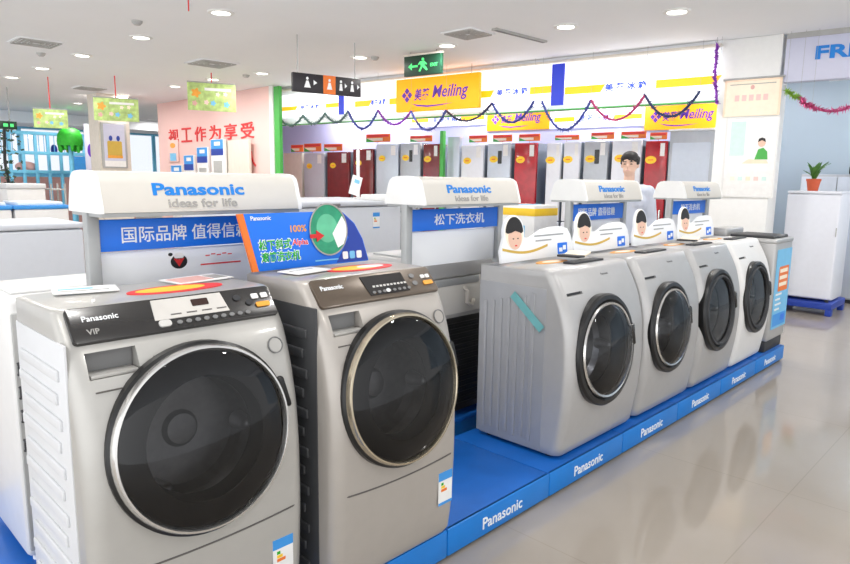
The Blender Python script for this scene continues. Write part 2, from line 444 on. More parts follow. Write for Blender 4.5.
# ------------------------------------------------------------ washers
def interp(tab, z):
    if z <= tab[0][0]: return tab[0][1]
    for (a, b), (c, d) in zip(tab, tab[1:]):
        if z <= c: return b+(d-b)*(z-a)/(c-a)
    return tab[-1][1]
def smooth_tab(tab, zs):            # Catmull-Rom style resample
    out = []
    for z in zs:
        e = .035; out.append((interp(tab, z-e)+2*interp(tab, z)+interp(tab, z+e))/4)
    return out
def ring_pts(w, yf, yr, z, rf, rr, ins=0, n=6, zback=None):
    P = []; hw = w/2-ins; yf += ins; yr -= ins; rf = max(rf-ins*.3, .005); rr = max(rr, .004)
    for cx, cy, r, a in ((hw-rf, yf+rf, rf, 270), (hw-rr, yr-rr, rr, 0), (-hw+rr, yr-rr, rr, 90), (-hw+rf, yf+rf, rf, 180)):
        for i in range(n+1):
            t = R(a+90*i/n); y = cy+r*math.sin(t)
            zz = z if zback is None else z+(zback-z)*(y-yf)/(yr-yf)
            P.append((cx+r*math.cos(t), y, zz))
    return P
def washer_body(mb, w, tab, ztop, yr, rf, z0, zback):
    zs = [z0+.0]+[z0+.02+i*(ztop-.012-z0-.02)/34 for i in range(35)]
    ys = smooth_tab(tab, zs); RG = [ring_pts(w, ys[0], yr, z0, rf, .02, .012)]
    RG += [ring_pts(w, y, yr, z, rf, .02) for y, z in zip(ys[1:], zs[1:])]
    yl = ys[-1]
    RG += [ring_pts(w, yl+.006, yr, ztop-.004, rf, .02, .004, zback=zback-.004), ring_pts(w, yl+.016, yr, ztop, rf, .02, .014, zback=zback)]
    return mb.rings(RG)
def cutter(fr, r, d0, d1):
    return MB().lathe([(0, d0), (r, d0), (r, d1), (0, d1)], fr, 48).build('cut', 'black')

def energy_label(parent, fr):
    t = part('energy_label', 'paper', parent, rrect(.072, .125, .004), fr, 0, .0015)
    part('label_head', 'bright_blue', t, rect(-.036, .036, .03, .0625), fr, .0015, .002)
    part('label_foot', 'bright_blue', t, rect(-.036, .036, -.0625, -.052), fr, .0015, .002)
    for k, (c, a) in enumerate((('leaf_green', .012), ('yellow', .02), ('orange_deep', .03))):
        part('rating_bar', c, t, rect(-.022, -.022+a, .012-k*.012, .022-k*.012), fr, .0015, .002)
    return t

def drum_inside(door, fr, r, zr, dark=True):
    """gasket ring and steel drum behind the glass"""
    MB().lathe([(r*.99, -.002), (r*.80, -.03), (r*.74, -.05), (r*.76, -.06), (r*.99, -.03)], fr, 40, True).build('gasket', 'gasket', door)
    d = MB().lathe([(r*.76, -.05), (r*.84, -.06), (r*.84, -.135), (r*.74, -.158), (r*.25, -.165), (r*.2, -.15), (0, -.145)], fr, 40).build('drum', 'drum_steel', door)
    m = MB(); o, u, v, n = fr
    for k in range(3):
        a = R(90+120*k+25); ax = u*math.cos(a)+v*math.sin(a)
        m.capsule(o+ax*r*.80-n*.135, o+ax*r*.74-n*.075, .030, .018)
    m.build('lifter', 'drum_steel', d)

def tall_washer(name, label, bodym, sidem, panelm, ringm, xc, w, door_c, door_r, variant):
    base = (xc, 1.6+variant.get('dy', 0), PT)
    t = thing(name, label, 'washing machine', base, 0, 'washing machines on the blue platforms')
    t.scale.z = variant.get('zs', 1.0)
    tabw = [(.125, 1.612), (.25, 1.594), (.455, 1.584), (.65, 1.586), (.78, 1.598), (.9, 1.624), (1.0, 1.66), (1.035, 1.682), (1.115, 1.752)]
    tab = [(z-PT, y-1.6) for z, y in tabw]
    z0 = .012; ztop = 1.118-PT; yr = 2.085-1.6; rf = .045
    def yf(z): return interp(tab, z)
    # door
    zc = door_c-PT; tilt = R(7.2); n = V((0, -math.cos(tilt), math.sin(tilt)))
    fr = frame((door_off if False else 0, yf(zc)-.011, zc), n)
    fr = (fr[0]+V((variant['dx'], 0, 0)), fr[1], fr[2], fr[3])
    cut = cutter(fr, door_r*.86, -.36, .1)
    zd0, zd1 = 1.023-PT, .955-PT        # drawer recess
    rec = MB().box(-w/2+.042, -w/2+.165, -.2, yf(zd0)+.03, zd1, zd0-.006).build('cut', 'black')
    washer_body(MB(), w, tab, ztop, yr, rf, z0, 1.112-PT).build('body', bodym, t, 40, [cut, rec])
    # side panel with pressed ribs
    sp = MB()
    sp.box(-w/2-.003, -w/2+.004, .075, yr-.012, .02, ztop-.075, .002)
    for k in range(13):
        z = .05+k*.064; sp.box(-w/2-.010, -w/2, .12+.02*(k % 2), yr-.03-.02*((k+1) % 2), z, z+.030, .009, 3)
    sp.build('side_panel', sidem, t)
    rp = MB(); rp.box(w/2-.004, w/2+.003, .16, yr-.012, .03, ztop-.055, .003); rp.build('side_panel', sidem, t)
    # lower service panel seam
    for zz, a in ((.458-PT, .0),):
        P = []
        for i in range(25):
            x = -w/2+.05+(w-.10)*i/24; z_ = zz-.012*(1-(2*i/24-1)**2); P.append((x, yf(z_)-.0005, z_))
        P = [(-w/2+.006, yf(zz)+.04, zz), (-w/2+.02, yf(zz)+.015, zz)]+P+[(w/2-.02, yf(zz)+.015, zz), (w/2-.006, yf(zz)+.04, zz)]
        MB().tube(P, .0026, 6).build('panel_seam', 'seam', t)
    # detergent drawer
    dr = MB(); dr.box(-w/2+.044, -w/2+.163, yf(zd0)+.018, yf(zd0)+.03, zd1-.01, zd0-.01)
    dd = dr.build('detergent_drawer', 'mid_grey', t)
    MB().box(-w/2+.046, -w/2+.161, yf(zd1)+.001, yf(zd0)+.018, zd1+.001, zd1+.010, .002).build('drawer_lip', 'silver_paint', dd)
    P = [(-w/2+.05+.155*i/8, yf(zd1-.03)-.001, zd1-.03) for i in range(9)]+[(-w/2+.205, yf(zd1-.03+.1*i/6)-.001, zd1-.03+.085*i/6) for i in range(7)]
    MB().tube(P, .0022, 6).build('drawer_seam', 'seam', t)
    # sloped control panel
    a, b = 1.752-1.682, 1.115-1.035; n2 = V((0, -b, a)).normalized()
    pf = frame((0, (1.752+1.682)/2-1.6, (1.115+1.035)/2-PT), n2); pw, ph = w-.045, .104
    cp = part('control_panel', panelm, t, rrect(pw, ph, .012), pf, -.002, .008, .003)
    text('brand_lettering', 'Panasonic', 'text_white', cp, pf, width=.088, bold=.012, depth=.0095, c=(-pw*.365, .016))
    if variant['kind'] == 'silver':
        text('small_lettering', 'VIP', 'text_grey', cp, pf, width=.03, bold=.01, depth=.0095, c=(-pw*.41, -.022))
        ds = part('display', 'lcd', cp, [(-pw*.14, -.018), (pw*.235, -.018), (pw*.22, .045), (-pw*.13, .045)], pf, .008, .0105)
        part('lcd_window', 'lcd_dark', ds, rrect(.05, .022, .003, 3, pw*.10, .022), pf, .0105, .0115)
        for k in range(4): part('display_mark', 'seam', ds, rect(-pw*.06+k*.045, -pw*.06+k*.045+.03, -.008, -.004), pf, .0105, .011)
        for k in range(9): part('button', 'mid_grey', cp, ell(.008, .006, -pw*.01+k*.026-.012, -.032, 14), pf, .008, .0115)
        part('button', 'button', cp, rrect(.034, .02, .008, 4, -pw*.10, -.03), pf, .008, .0125)
        part('button', 'dark_plastic', cp, ell(.012, .010, pw*.30, .02, 16), pf, .008, .011)
        part('button', 'dark_plastic', cp, ell(.012, .010, pw*.36, .0, 16), pf, .008, .011)
        part('button', 'paper', cp, rrect(.022, .017, .003, 3, pw*.40, .018), pf, .008, .0115)
        part('button', 'paper', cp, rrect(.022, .017, .003, 3, pw*.455, .018), pf, .008, .0115)
        part('start_button', 'orange', cp, rrect(.045, .016, .004, 3, pw*.43, -.012), pf, .008, .0115)
    else:
        ds = part('display', 'display_dark', cp, [(-pw*.105, -.035), (pw*.235, -.035), (pw*.23, .04), (-pw*.125, .04)], pf, .008, .0105)
        for k in range(10): part('display_mark', 'button', ds, rect(-pw*.06+k*.016, -pw*.06+k*.016+.010, -.006, .001), pf, .0105, .0112)
        for k in range(8): part('button', 'mid_grey', cp, ell(.007, .005, -pw*.07+k*.023, -.025, 14), pf, .0105, .0125)
        part('button', 'paper', cp, ell(.009, .007, pw*.05, -.024, 14), pf, .0105, .013)
        for k in range(2): part('button', 'mid_grey', cp, ell(.012, .009, pw*.31, .02-.03*k, 14), pf, .008, .011)
        part('button', 'paper', cp, rrect(.018, .014, .003, 3, pw*.405, .012), pf, .008, .0115)
        part('button', 'paper', cp, rrect(.018, .014, .003, 3, pw*.45, .012), pf, .008, .0115)
        part('start_button', 'orange', cp, rrect(.045, .016, .004, 3, pw*.43, -.014), pf, .008, .0115)
    # round cap at the right
    zc2 = .955-PT; nf = frame((w/2-.062, yf(zc2)-.0015, zc2), (0, -1, (yf(zc2+.03)-yf(zc2-.03))/.06))
    c = MB().lathe([(.022, 0), (.025, 0), (.025, .003), (.022, .003)], nf, 28, True).build('filter_cap', 'mid_grey', t)
    MB().lathe([(0, .002), (.021, .002), (.021, 0)], nf, 28).build('cap_face', bodym, c)
    # door
    r = door_r
    door = MB().lathe([(r*.985, -.03), (r*1.025, -.03), (r*1.022, -.004), (r*.985, .004)], fr, 64, True).build('door', 'black', t)
    MB().lathe([(r*.935, .0), (r*.935, .016), (r*.948, .021), (r*.97, .020), (r*.99, .008), (r*.99, -.01)], fr, 72, True).build('door_ring', ringm, door)
    MB().lathe([(r*.94, .012), (r*.86, .022), (r*.6, .034), (r*.3, .041), (0, .043)], fr, 56).build('door_glass', 'door_glass', door)
    MB().lathe([(r*.92, .004), (r*.66, .012), (r*.66, .006), (r*.92, -.002)], fr, 56, True).build('door_liner', 'black_gloss', door)
    drum_inside(door, fr, r*.84, zc)
    text('small_lettering', 'Inverter', 'text_grey', door, fr, width=.05, depth=.0515, c=(.01, variant.get('ty', -.19)), bold=.005) if variant.get('txt') else None
    o, u, v, nn = fr
    MB().capsule(o+u*r*.935+v*r*.42+nn*.004, o+u*r*1.03+v*r*.12+nn*.0, .012, .009).build('door_handle', 'black', door)
    # energy label
    zl = .305-PT if variant['kind'] == 'silver' else .335-PT
    energy_label(t, frame((w/2-(.085 if variant['kind'] == 'silver' else .070), yf(zl)-.002, zl), FRONT))
    # sticker and feet
    tf = frame((.06, .27, ztop-.002), (0, .005, 1), (0, 1, 0)) if variant['kind'] == 'silver' else frame((.06, .28, ztop-.002), (0, .005, 1), (0, 1, 0))
    st = part('sticker', 'text_red', t, ell(.145, .062), tf, 0, .0030)
    part('sticker_face', 'yellow', st, ell(.105, .042, -.015, .003), tf, .003, .0034)
    if variant['kind'] != 'silver': part('sticker_face', 'paper', st, ell(.06, .03, .05, .003), tf, .0034, .0036)
    for sx in (-1, 1):
        for yy in (.06, yr-.06): MB().cyl((sx*(w/2-.06), yy, 0), (sx*(w/2-.06), yy, .03), .025).build('foot', 'black', t)
    return t

tall_washer('front_load_washer', 'silver front loader with black control panel, daylight-whitened ribbed side and black door, nearest the camera', 'silver_paint', 'white_side', 'panel_black', 'chrome', .80, .625, .755, .255, dict(kind='silver', dx=-.005))  # white put into the side colour for the daylight falling there
tall_washer('front_load_washer', 'champagne front loader with bronze control panel, second from the left under a blue promo board', 'warm_silver', 'side_gap_shade', 'panel_bronze', 'champagne', 1.452,   .572, .754, .252, dict(kind='bronze', dx=.002, dy=-.083, zs=1.014, txt=False))

def small_washer(label, xc, w, bodym, sidem, open_drum, first, ddx, r):
    t = thing('front_load_washer', label, 'washing machine', (xc, 1.6, PT), 0, 'washing machines on the blue platforms')
    tabw = [(.141, 1.590), (.246, 1.571), (.375, 1.551), (.547, 1.540), (.734, 1.550), (.868, 1.583), (.978, 1.637), (1.03, 1.673)]
    tab = [(z-PT, y-1.6) for z, y in tabw]; ztop = 1.04-PT; yr = .50; z0 = .018
    def yf(z): return interp(tab, z)
    zc = .632-PT; tilt = R(4.5); n = V((0, -math.cos(tilt), math.sin(tilt)))
    fr = frame((ddx, yf(zc)+.008, zc), n)
    cut = cutter(fr, r*.84, -.36, .12)
    zh = .925-PT
    rec = MB().box(-w/2+.050, -w/2+.185, -.3, yf(zh)+.016, zh-.007, zh+.007).build('cut', 'black')
    washer_body(MB(), w, tab, ztop, yr, .05, z0, 1.0-PT+.02).build('body', bodym, t, 40, [cut, rec])
    MB().box(-w/2+.052, -w/2+.183, yf(zh)+.009, yf(zh)+.015, zh-.0065, zh+.0065).build('drawer_slot', 'dark_plastic', t)
    MB().box(-w/2+.06, -w/2+.17, yf(zh+.055)+.000, yf(zh+.055)+.012, zh+.05, zh+.052).build('drawer_seam', 'seam', t)
    for s in (-1, 1):
        sp = MB(); x = s*w/2
        sp.box(x-.002, x+.002, .09, yr-.01, .03, ztop-.09, .001)
        for k in range(7):
            y = .15+k*.048; sp.box(min(x, x+s*.008), max(x, x+s*.008), y, y+.022, .06+.01*(k % 2), ztop-.12-.012*k, .006, 3)
        sp.build('side_panel', sidem, t)
    # edge trim where front meets side
    door = MB().lathe([(r*.86, -.03), (r*.99, -.03), (r*1.0, .012), (r*.97, .022), (r*.90, .026), (r*.855, .014)], fr, 64, True).build('door', 'black', t)
    if open_drum:
        MB().lathe([(r*.86, .016), (r*.84, .03), (r*.80, .03), (r*.78, .01)], fr, 64, True).build('door_ring', 'dark_plastic', door)
        MB().lathe([(r*.80, .012), (r*.6, .016), (r*.3, .02), (0, .022)], fr, 48).build('door_glass', 'open_door_glass', door)
    else:
        MB().lathe([(r*.845, .014), (r*.855, .024), (r*.838, .033), (r*.805, .031), (r*.80, .012)], fr, 64, True).build('door_ring', 'chrome', door)
        MB().lathe([(r*.815, .026), (r*.72, .052), (r*.5, .070), (r*.25, .079), (0, .082)], fr, 48).build('door_glass', 'clear_door_glass', door)
    drum_inside(door, fr, r*.82, zc)
    if open_drum: MB().lathe([(r*.30, -.160), (r*.26, -.13), (r*.14, -.105), (0, -.098)], fr, 36).build('drum_centre', 'chrome', door)  # chrome cone added to catch a bright streak inside the drum
    o, u, v, nn = fr
    MB().capsule(o+u*r*.86+v*r*.30+nn*.024, o+u*r*.92-v*r*.02+nn*.024, .016, .013).build('door_handle', 'black_gloss', door)
    tf = frame((.0, .33, ztop-.012), (0, .03, 1), (0, 1, 0))
    st = part('sticker', 'orange', t, ell(.13, .05, -.02, -.03), tf, 0, .004)
    part('sticker_face', 'paper_warm', st, ell(.08, .03, -.02, -.03), tf, .004, .0046)
    # recessed top control strip
    cf = frame((.07, .165, ztop-.001), (0, .02, 1), (0, 1, 0))
    cp = part('control_panel', 'dark_plastic', t, rrect(.30, .07, .012), cf, -.002, .008, .003)
    for k in range(5): part('button', 'mid_grey', cp, ell(.009, .009, -.1+k*.045, .0, 14), cf, .008, .011)
    cpf = frame((.07, yf(ztop-.05)-.001, ztop-.05), (0, -1, .8)); text('brand_lettering', 'Panasonic', 'mid_grey', t, cpf, width=.07, depth=.001, bold=.008)
    for sx in (-1, 1):
        for yy in (.07, yr-.06): MB().cyl((sx*(w/2-.06), yy, 0), (sx*(w/2-.06), yy, .03), .025).build('foot', 'black', t)
    if first:
        q = MB(); rm = Matrix.Translation((-w/2-.0115, .20, .715)) @ Matrix.Rotation(R(40), 4, 'X')
        q.box(-.0015, .0015, -.13, .10, -.020, .020, rot=rm); q.build('packing_tape', 'teal_tape', t)
    return t
small_washer('small silver front loader with a strip of teal tape on its side', 2.93, .75, 'grey_silver', 'shaded_side', False, True, -.052, .278)
small_washer('small silver front loader with chrome-ringed door, right of the taped one', 3.70, .715, 'grey_silver', 'shaded_side', False, False, -.082, .262)
small_washer('small silver front loader with thick black door ring and bright drum', 4.43, .68, 'grey_silver', 'shaded_side', True, False, -.078, .270)
small_washer('white front loader with a black door ring, last before the top loader', 5.11, .635, 'white_paint', 'white_side', True, False, -.03, .264)

# top loader at the end of the row
t = thing('top_load_washer', 'grey top-loading washer with blue and orange poster at the far end of the platform', 'washing machine', (5.70, 1.562, PT), 0, 'washing machines on the blue platforms')
MB().box(-.215, .215, 0, .53, .09, .88, .02, 3).build('body', 'grey_silver', t)
MB().box(-.205, .205, .015, .51, .0, .09, .01).build('base_skirt', 'dark_plastic', t)
tp = MB().box(-.22, .22, -.005, .535, .865, .905, .015, 3).build('top_rim', 'grey_silver', t)
ld = MB().box(-.185, .185, .03, .36, .90, .925, .012, 3).build('lid', 'dark_plastic', t)
MB().box(-.06, .06, .02, .05, .915, .93, .006).build('lid_handle', 'mid_grey', ld)
MB().box(-.20, .20, .38, .53, .895, .965, .02, 3).build('control_panel', 'grey_silver', t)
pf = F0(.02, -.001, .50)
po = part('poster', 'light_blue', t, rrect(.37, .64, .01), pf, 0, .002)
part('poster_panel', 'orange_deep', po, rrect(.24, .20, .01, 4, .02, .08), pf, .002, .003)
for k in range(3): part('poster_line', 'paper_warm', po, rect(-.08, .11, .02+k*.055, .05+k*.055), pf, .003, .0035)
part('poster_band', 'bright_blue', po, rect(-.16, .16, -.30, -.20), pf, .002, .003)
part('poster_badge', 'sign_blue', po, rrect(.1, .05, .01, 3, .08, -.245), pf, .003, .0035)
for k in range(4): part('poster_line', 'paper', po, rect(-.14, -.02+.03*(k % 2), -.17+k*.04, -.155+k*.04), pf, .002, .003)

# ------------------------------------------------------------ header stands
def header(xc, label, btext, first=False, shelf=False):
    t = thing('header_stand', label, 'sign stand', (xc, 2.2, 0), 0, 'header sign stands')
    W = .715
    for s in (-1, 1):
        MB().box(s*.345-.02, s*.345+.02, -.02, .02, 0, 1.34, .006).build('post', 'post_grey', t)
    hp = [(-.13, 1.335), (-.129, 1.35), (-.106, 1.425), (-.097, 1.443), (-.078, 1.456), (-.05, 1.461)]; pr = hp+[(0, 1.463)]+[(-a, b) for a, b in reversed(hp)]
    fx = (V((0, 0, 0)), V((0, 1, 0)), V((0, 0, 1)), V((1, 0, 0)))
    MB().prism(pr, fx, -W/2, W/2).build('header_housing', 'header_grey', t, 50)
    pc_ = [(a*1.02, 1.40+(b-1.40)*1.03) for a, b in pr]
    for s in (-1, 1): MB().prism(pc_, fx, s*W/2-.008, s*W/2+.008, 0).build('end_cap', 'white_matte', t, 50)
    MB().box(-W/2, W/2, -.125, .125, 1.322, 1.334).build('bottom_lip', 'post_grey', t)
    n = V((0, -(1.425-1.35), (.129-.106))).normalized()
    hf = frame((0, -.1175, 1.3875), n)
    text('brand_lettering', 'Panasonic', 'logo_blue', t, hf, width=.325, height=.041, bold=.03, depth=.002, c=(-.03, .020))
    text('slogan_lettering', 'ideas for life', 'text_grey', t, hf, width=.245, height=.029, bold=.018, depth=.002, c=(-.025, -.026))
    bn = MB().box(-.325, .325, -.012, .004, 1.205, 1.308, .002).build('blue_banner', 'sign_blue', t)
    text('banner_lettering', btext, 'text_white', bn, F0(-.025 if len(btext) > 6 else .02, -.012, 1.257), width=.465 if len(btext) > 6 else .38, height=.054, bold=.006, depth=.002)
    bb = MB().box(-.325, .325, .006, .014, 1.03, 1.20, .002).build('back_board', 'text_white', t)
    if first:
        f = F0(-.06, .006, 1.165)
        part('drawn_mark', 'black', bb, ell(.03, .025, 0, -.012), f, 0, .0015); part('drawn_mark', 'red', bb, [(-.02, .0), (.02, .0), (0, -.03)], f, .0015, .002)
        part('drawn_mark', 'black', bb, ell(.008, .006, -.03, .015), f, 0, .0015); part('drawn_mark', 'paper', bb, ell(.018, .012, 0, .008), f, .0015, .002)
        for k in range(5): part('red_scribble', 'text_red', bb, rect(.10+k*.022, .116+k*.022, .0+.004*(k % 2), .004+.004*(k % 2)), f, 0, .0015)
        part('red_scribble', 'text_red', bb, rect(.08, .24, -.032, -.027), f, 0, .0015)
    if shelf: MB().box(-.35, .05, .13, .33, 1.343, 1.372, .006).build('rear_shelf', 'white_matte', t)
    return t
header(1.088, 'header sign over the black-panelled washer, its blue banner partly hidden by the promo board', '国际品牌 值得信赖', True)
header(2.48, 'header sign behind the gap, its blue banner with five white characters', '松下洗衣机', False, True)
header(3.88, 'third header sign, over the small silver washers', '国际品牌 值得信赖')
header(5.32, 'farthest header sign, in front of the white pillar', '松下洗衣机')

# ------------------------------------------------------------ display cards on the small washers
def card(xc, label):
    z = 1.037
    t = thing('display_card', label, 'display card', (xc, 2.0, z), 0, 'white display cards on the washers')
    f = frame((0, 0, 0), (0, -1, .10))
    q = .74
    P = [(-.33, 0), (.33, 0), (.335, .06), (.315, .115), (.285, .15), (.22, .165), (.12, .165), (.03, .155), (-.08, .115)]
    P += [(-.215+.088*math.cos(A_), .145+.095*math.sin(A_)) for A_ in [R(-15+12*k) for k in range(0, 18)]] + [(-.335, .06)]
    part('card_board', 'text_white', t, P, f, -.008, .008, .002)
    gs = [(-.32+.40*i/12, .062-.026*math.sin(i/12*math.pi)) for i in range(13)]
    part('gold_stripe', 'gold', t, gs+[(x, y+.013) for x, y in reversed(gs)], f, .008, .0095)
    pt_ = part('portrait', 'paper_warm', t, ell(.076, .084, -.215, .148), f, .008, .0095)
    part('portrait_face', 'skin', pt_, ell(.057, .060, -.212, .122), f, .0095, .0102)
    part('portrait_hair', 'hair', pt_, [(-.215+.0745*math.cos(R(a)), .150+.080*math.sin(R(a))) for a in range(2, 180, 11)]+[(-.272, .146), (-.240, .150), (-.208, .158), (-.176, .150), (-.158, .143)], f, .0102, .011)
    for sg in (-1, 1): part('portrait_eye', 'hair', pt_, ell(.007, .0035, -.208+sg*.019, .118, 10), f, .0102, .011)
    part('portrait_mouth', 'text_red', pt_, ell(.011, .004, -.207, .082, 10), f, .0102, .011)
    lg = part('blue_badge', 'sign_blue', t, rrect(.095, .062, .004, 3, .225, .042), f, .008, .0105)
    part('badge_mark', 'text_white', lg, rect(.190, .222, .024, .046), f, .0105, .0112); part('badge_mark', 'text_white', lg, rect(.228, .258, .033, .058), f, .0105, .0112)
    for k_, (a_, b_) in enumerate(((-.04, .24), (-.03, .12))): part('text_line', 'post_grey', t, rect(a_, b_, .118-.026*k_, .126-.026*k_), f, .008, .009)
    MB().box(-.05, .05, .01, .09, 0, .012, .003).build('support_foot', 'paper', t)
    return t
card(2.93, 'white portrait card on the taped small washer, leftmost of the four cards')
card(3.61, 'white portrait card on the second small washer, under the third header sign')
card(4.33, 'white portrait card on the dark-ringed silver washer, between the third and fourth header signs')
card(5.03, 'white portrait card on the white front loader, farthest of the four cards')

# blue promo board on the bronze washer
t = thing('promo_board', 'blue promotional board with green drum picture standing on the bronze-panelled washer', 'sign', (1.39, 1.93, 1.1335), 0); t.scale = (.955, .955, .955)
f = frame((0, 0, 0), (0, -1, .12))
P = [(-.235, 0), (.285, 0), (.262, .09), (.225, .155), (.17, .20), (.06, .205), (-.27, .205)]
part('board', 'sign_blue', t, P, f, -.006, .006, .001)
part('orange_edge', 'orange_deep', t, [(-.248, 0), (-.226, 0), (-.268, .205), (-.290, .205)], f, -.006, .0065)
part('deep_blue_end', 'navy', t, [(.12, .004), (.28, .004), (.258, .09), (.222, .152), (.168, .197), (.13, .197), (.19, .10)], f, .006, .007)
dr = part('drum_picture', 'mint', t, ell(.088, .098, .092, .135, 36), f, .006, .010)
MB().lathe([(.086, .010), (.091, .010), (.091, .012), (.086, .012)], (f[0]+f[1]*.092+f[2]*.135, f[1], f[2]*1.11, f[3]), 40, True).build('picture_rim', 'text_grey', dr)
part('white_wedge', 'text_white', dr, [(.108, .118), (.160, .185), (.178, .155), (.178, .115), (.158, .075), (.130, .062)], f, .010, .0112)
part('drum_centre', 'exit_mint', dr, ell(.05, .055, .085, .14), f, .010, .0106)
part('red_arrow', 'red', t, [(.0, .105), (.03, .105), (.03, .09), (.066, .112), (.03, .134), (.03, .12), (.0, .12)], f, .012, .014)
text('brand_lettering', 'Panasonic', 'text_white', t, f, width=.082, bold=.012, depth=.0075, c=(-.20, .188))
text('orange_lettering', '100%', 'orange', t, f, width=.07, bold=.01, depth=.0075, c=(-.045, .145))
text('headline_outline', '松下斜式', 'text_white', t, f, width=.141, height=.042, bold=.035, depth=.0070, c=(-.150, .092)); text('headline_lettering', '松下斜式', 'leaf_green', t, f, width=.135, height=.036, bold=.02, depth=.0075, c=(-.150, .092))
text('headline_outline', 'Alpha', 'text_white', t, f, width=.074, height=.032, bold=.04, depth=.0070, c=(-.042, .092)); text('headline_lettering', 'Alpha', 'text_red', t, f, width=.070, height=.028, bold=.02, depth=.0075, c=(-.042, .092))
text('headline_outline', '滚筒洗衣机', 'text_white', t, f, width=.171, height=.042, bold=.035, depth=.0070, c=(-.130, .048)); text('headline_lettering', '滚筒洗衣机', 'leaf_green', t, f, width=.165, height=.036, bold=.02, depth=.0075, c=(-.130, .048))
for k, c in enumerate(('paper', 'light_blue', 'paper')): part('small_icon', c, t, rrect(.026, .03, .006, 3, .165+k*.035, .03), f, .0072, .0085)
part('fine_print', 'light_blue', t, rect(.02, .13, .016, .021), f, .006, .0072)
MB().box(-.1, .1, .02, .06, 0, .01).build('support_foot', 'sign_blue', t)

# leaflets on the tops
def leaflet(name, label, loc, rz, w, h, bands, stand=0):
    t = thing(name, label, 'leaflet', loc, rz, None)
    MB().box(-w/2, w/2, -h/2, h/2, 0, .004, .001).build('sheet', 'paper', t)
    for (m, a, b, c, d) in bands: MB().box(a, b, c, d, .004, .0048).build('printed_band', m, t)
    return t
p = atZ(72, 287, 1.123); leaflet('leaflet', 'white leaflet with blue print on the left rear of the black-panelled washer', (p.x+.02, p.y-.05, 1.1175), R(-14), .17, .11, [('light_blue', -.07, .02, .0, .02), ('text_grey', -.07, .06, -.03, -.022)])
p = atZ(205, 278, 1.123); leaflet('leaflet', 'brownish printed brochure lying right rear on the black-panelled washer', (.99, 2.0, 1.1175), R(8), .20, .12, [('pink_brick', -.09, .03, -.05, .04), ('text_grey', .04, .09, -.04, .03)])
p = atZ(284, 270, 1.122); leaflet('leaflet', 'plain white sheet lying left on the bronze-panelled washer', (1.30, 1.838, 1.1335), R(10), .16, .10, [('text_grey', -.06, .05, .01, .016)])
for (x, l) in ((3.06, 'open dark manual lying on the taped small washer'), (4.55, 'open dark manual lying on the dark-ringed silver washer')):
    t = thing('manual', l, 'booklet', (x, 1.86, 1.05), R(12))
    MB().box(-.10, .0, -.06, .06, 0, .012, .003, rot=Matrix.Rotation(R(3), 4, 'Y')).build('cover', 'dark_plastic', t)
    MB().box(.0, .10, -.06, .06, 0, .012, .003, rot=Matrix.Rotation(R(-8), 4, 'Y')).build('pages', 'paper_warm', t)

# ------------------------------------------------------------ row behind
t = thing('rear_facing_washer', 'plain white washer seen from side and back at the left edge', 'washing machine', (.80, 2.38, PT), 0, 'washers of the row behind')
MB().box(-.265, .265, .0, .45, .03, .925, .02, 3).build('body', 'white_paint', t)
bp = MB().box(-.258, .25, -.012, .004, .06, .88, .004).build('back_cover', 'vent_grey', t)
for z in (.42, .52, .60, .68): MB().tube([(-.25, -.012, z), (-.25, -.024, z+.008), (-.25, -.024, z+.03), (-.25, -.012, z+.038)], .005, 6).build('hose_clip', 'dark_plastic', bp)
MB().tube([(-.22, -.014, .28), (-.235, -.03, .24), (-.23, -.03, .18), (-.22, -.014, .15)], .012, 8).build('drain_hose', 'mid_grey', bp)
for sx in (-1, 1):
    for yy in (.05, .40): MB().cyl((sx*.22, yy, 0), (sx*.22, yy, .035), .02).build('foot', 'white_matte', t)
MB().box(-.23, .23, .10, .40, .925, .935, .004).build('lid', 'white_paint', t)

t = thing('rear_facing_washer', 'grey washer with black lower back, between the bronze washer and the taped one', 'washing machine', (2.72, 2.33, PT+.0), 0, 'washers of the row behind')
MB().box(-.32, .32, 0, .55, .03, .80, .015, 3).build('body', 'grey_silver', t)
MB().box(-.33, .33, -.005, .56, .80, .90, .02, 3).build('top_rim', 'grey_silver', t)
bk = MB(); bk.box(-.30, .30, -.012, .002, .04, .58, .004)
for k in range(16): bk.box(-.28, .28, -.017, -.01, .07+k*.031, .085+k*.031, .003)
bk.build('back_grille', 'black', t)
MB().box(-.30, .30, -.008, .004, .60, .80, .004).build('upper_back_cover', 'header_grey', t)
MB().box(-.30, .10, -.014, .0, .76, .80, .005).build('cover_ledge', 'post_grey', t)
MB().tube([(-.02, -.006, .74), (-.02, -.03, .72), (-.02, -.03, .66), (.02, -.03, .64), (.06, -.01, .66)], .012, 8).build('hose_hook', 'beige', t)
MB().cyl((.0, .10, .895), (.0, .10, .922), .02).build('inlet_cap', 'dark_plastic', t)
MB().box(-.28, .28, .14, .46, .895, .910, .006).build('lid', 'post_grey', t)

t = thing('rear_facing_washer', 'grey washer standing under the yellow-topped carton', 'washing machine', (3.62, 2.33, PT), 0, 'washers of the row behind')
MB().box(-.31, .31, 0, .55, .03, .84, .015, 3).build('body', 'grey_silver', t)
MB().box(-.32, .32, -.005, .56, .84, .875, .015, 3).build('top_rim', 'grey_silver', t)
MB().box(-.28, .28, -.012, .002, .05, .76, .004).build('back_cover', 'vent_grey', t)
t = thing('carton', 'white carton with a yellow top band, behind the first portrait card', 'box', (3.735, 2.635, 1.003), 0)
MB().box(-.135, .135, -.135, .13, 0, .285, .004).build('carton_body', 'paper', t)
b = MB().box(-.137, .137, -.137, .132, .215, .265, .002).build('yellow_band', 'yellow', t)
MB().box(-.13, .13, -.005, .005, .285, .289).build('tape_seam', 'light_blue', t)
MB().box(-.135, -.138, -.06, .06, .05, .15).build('printed_panel', 'light_blue', t)

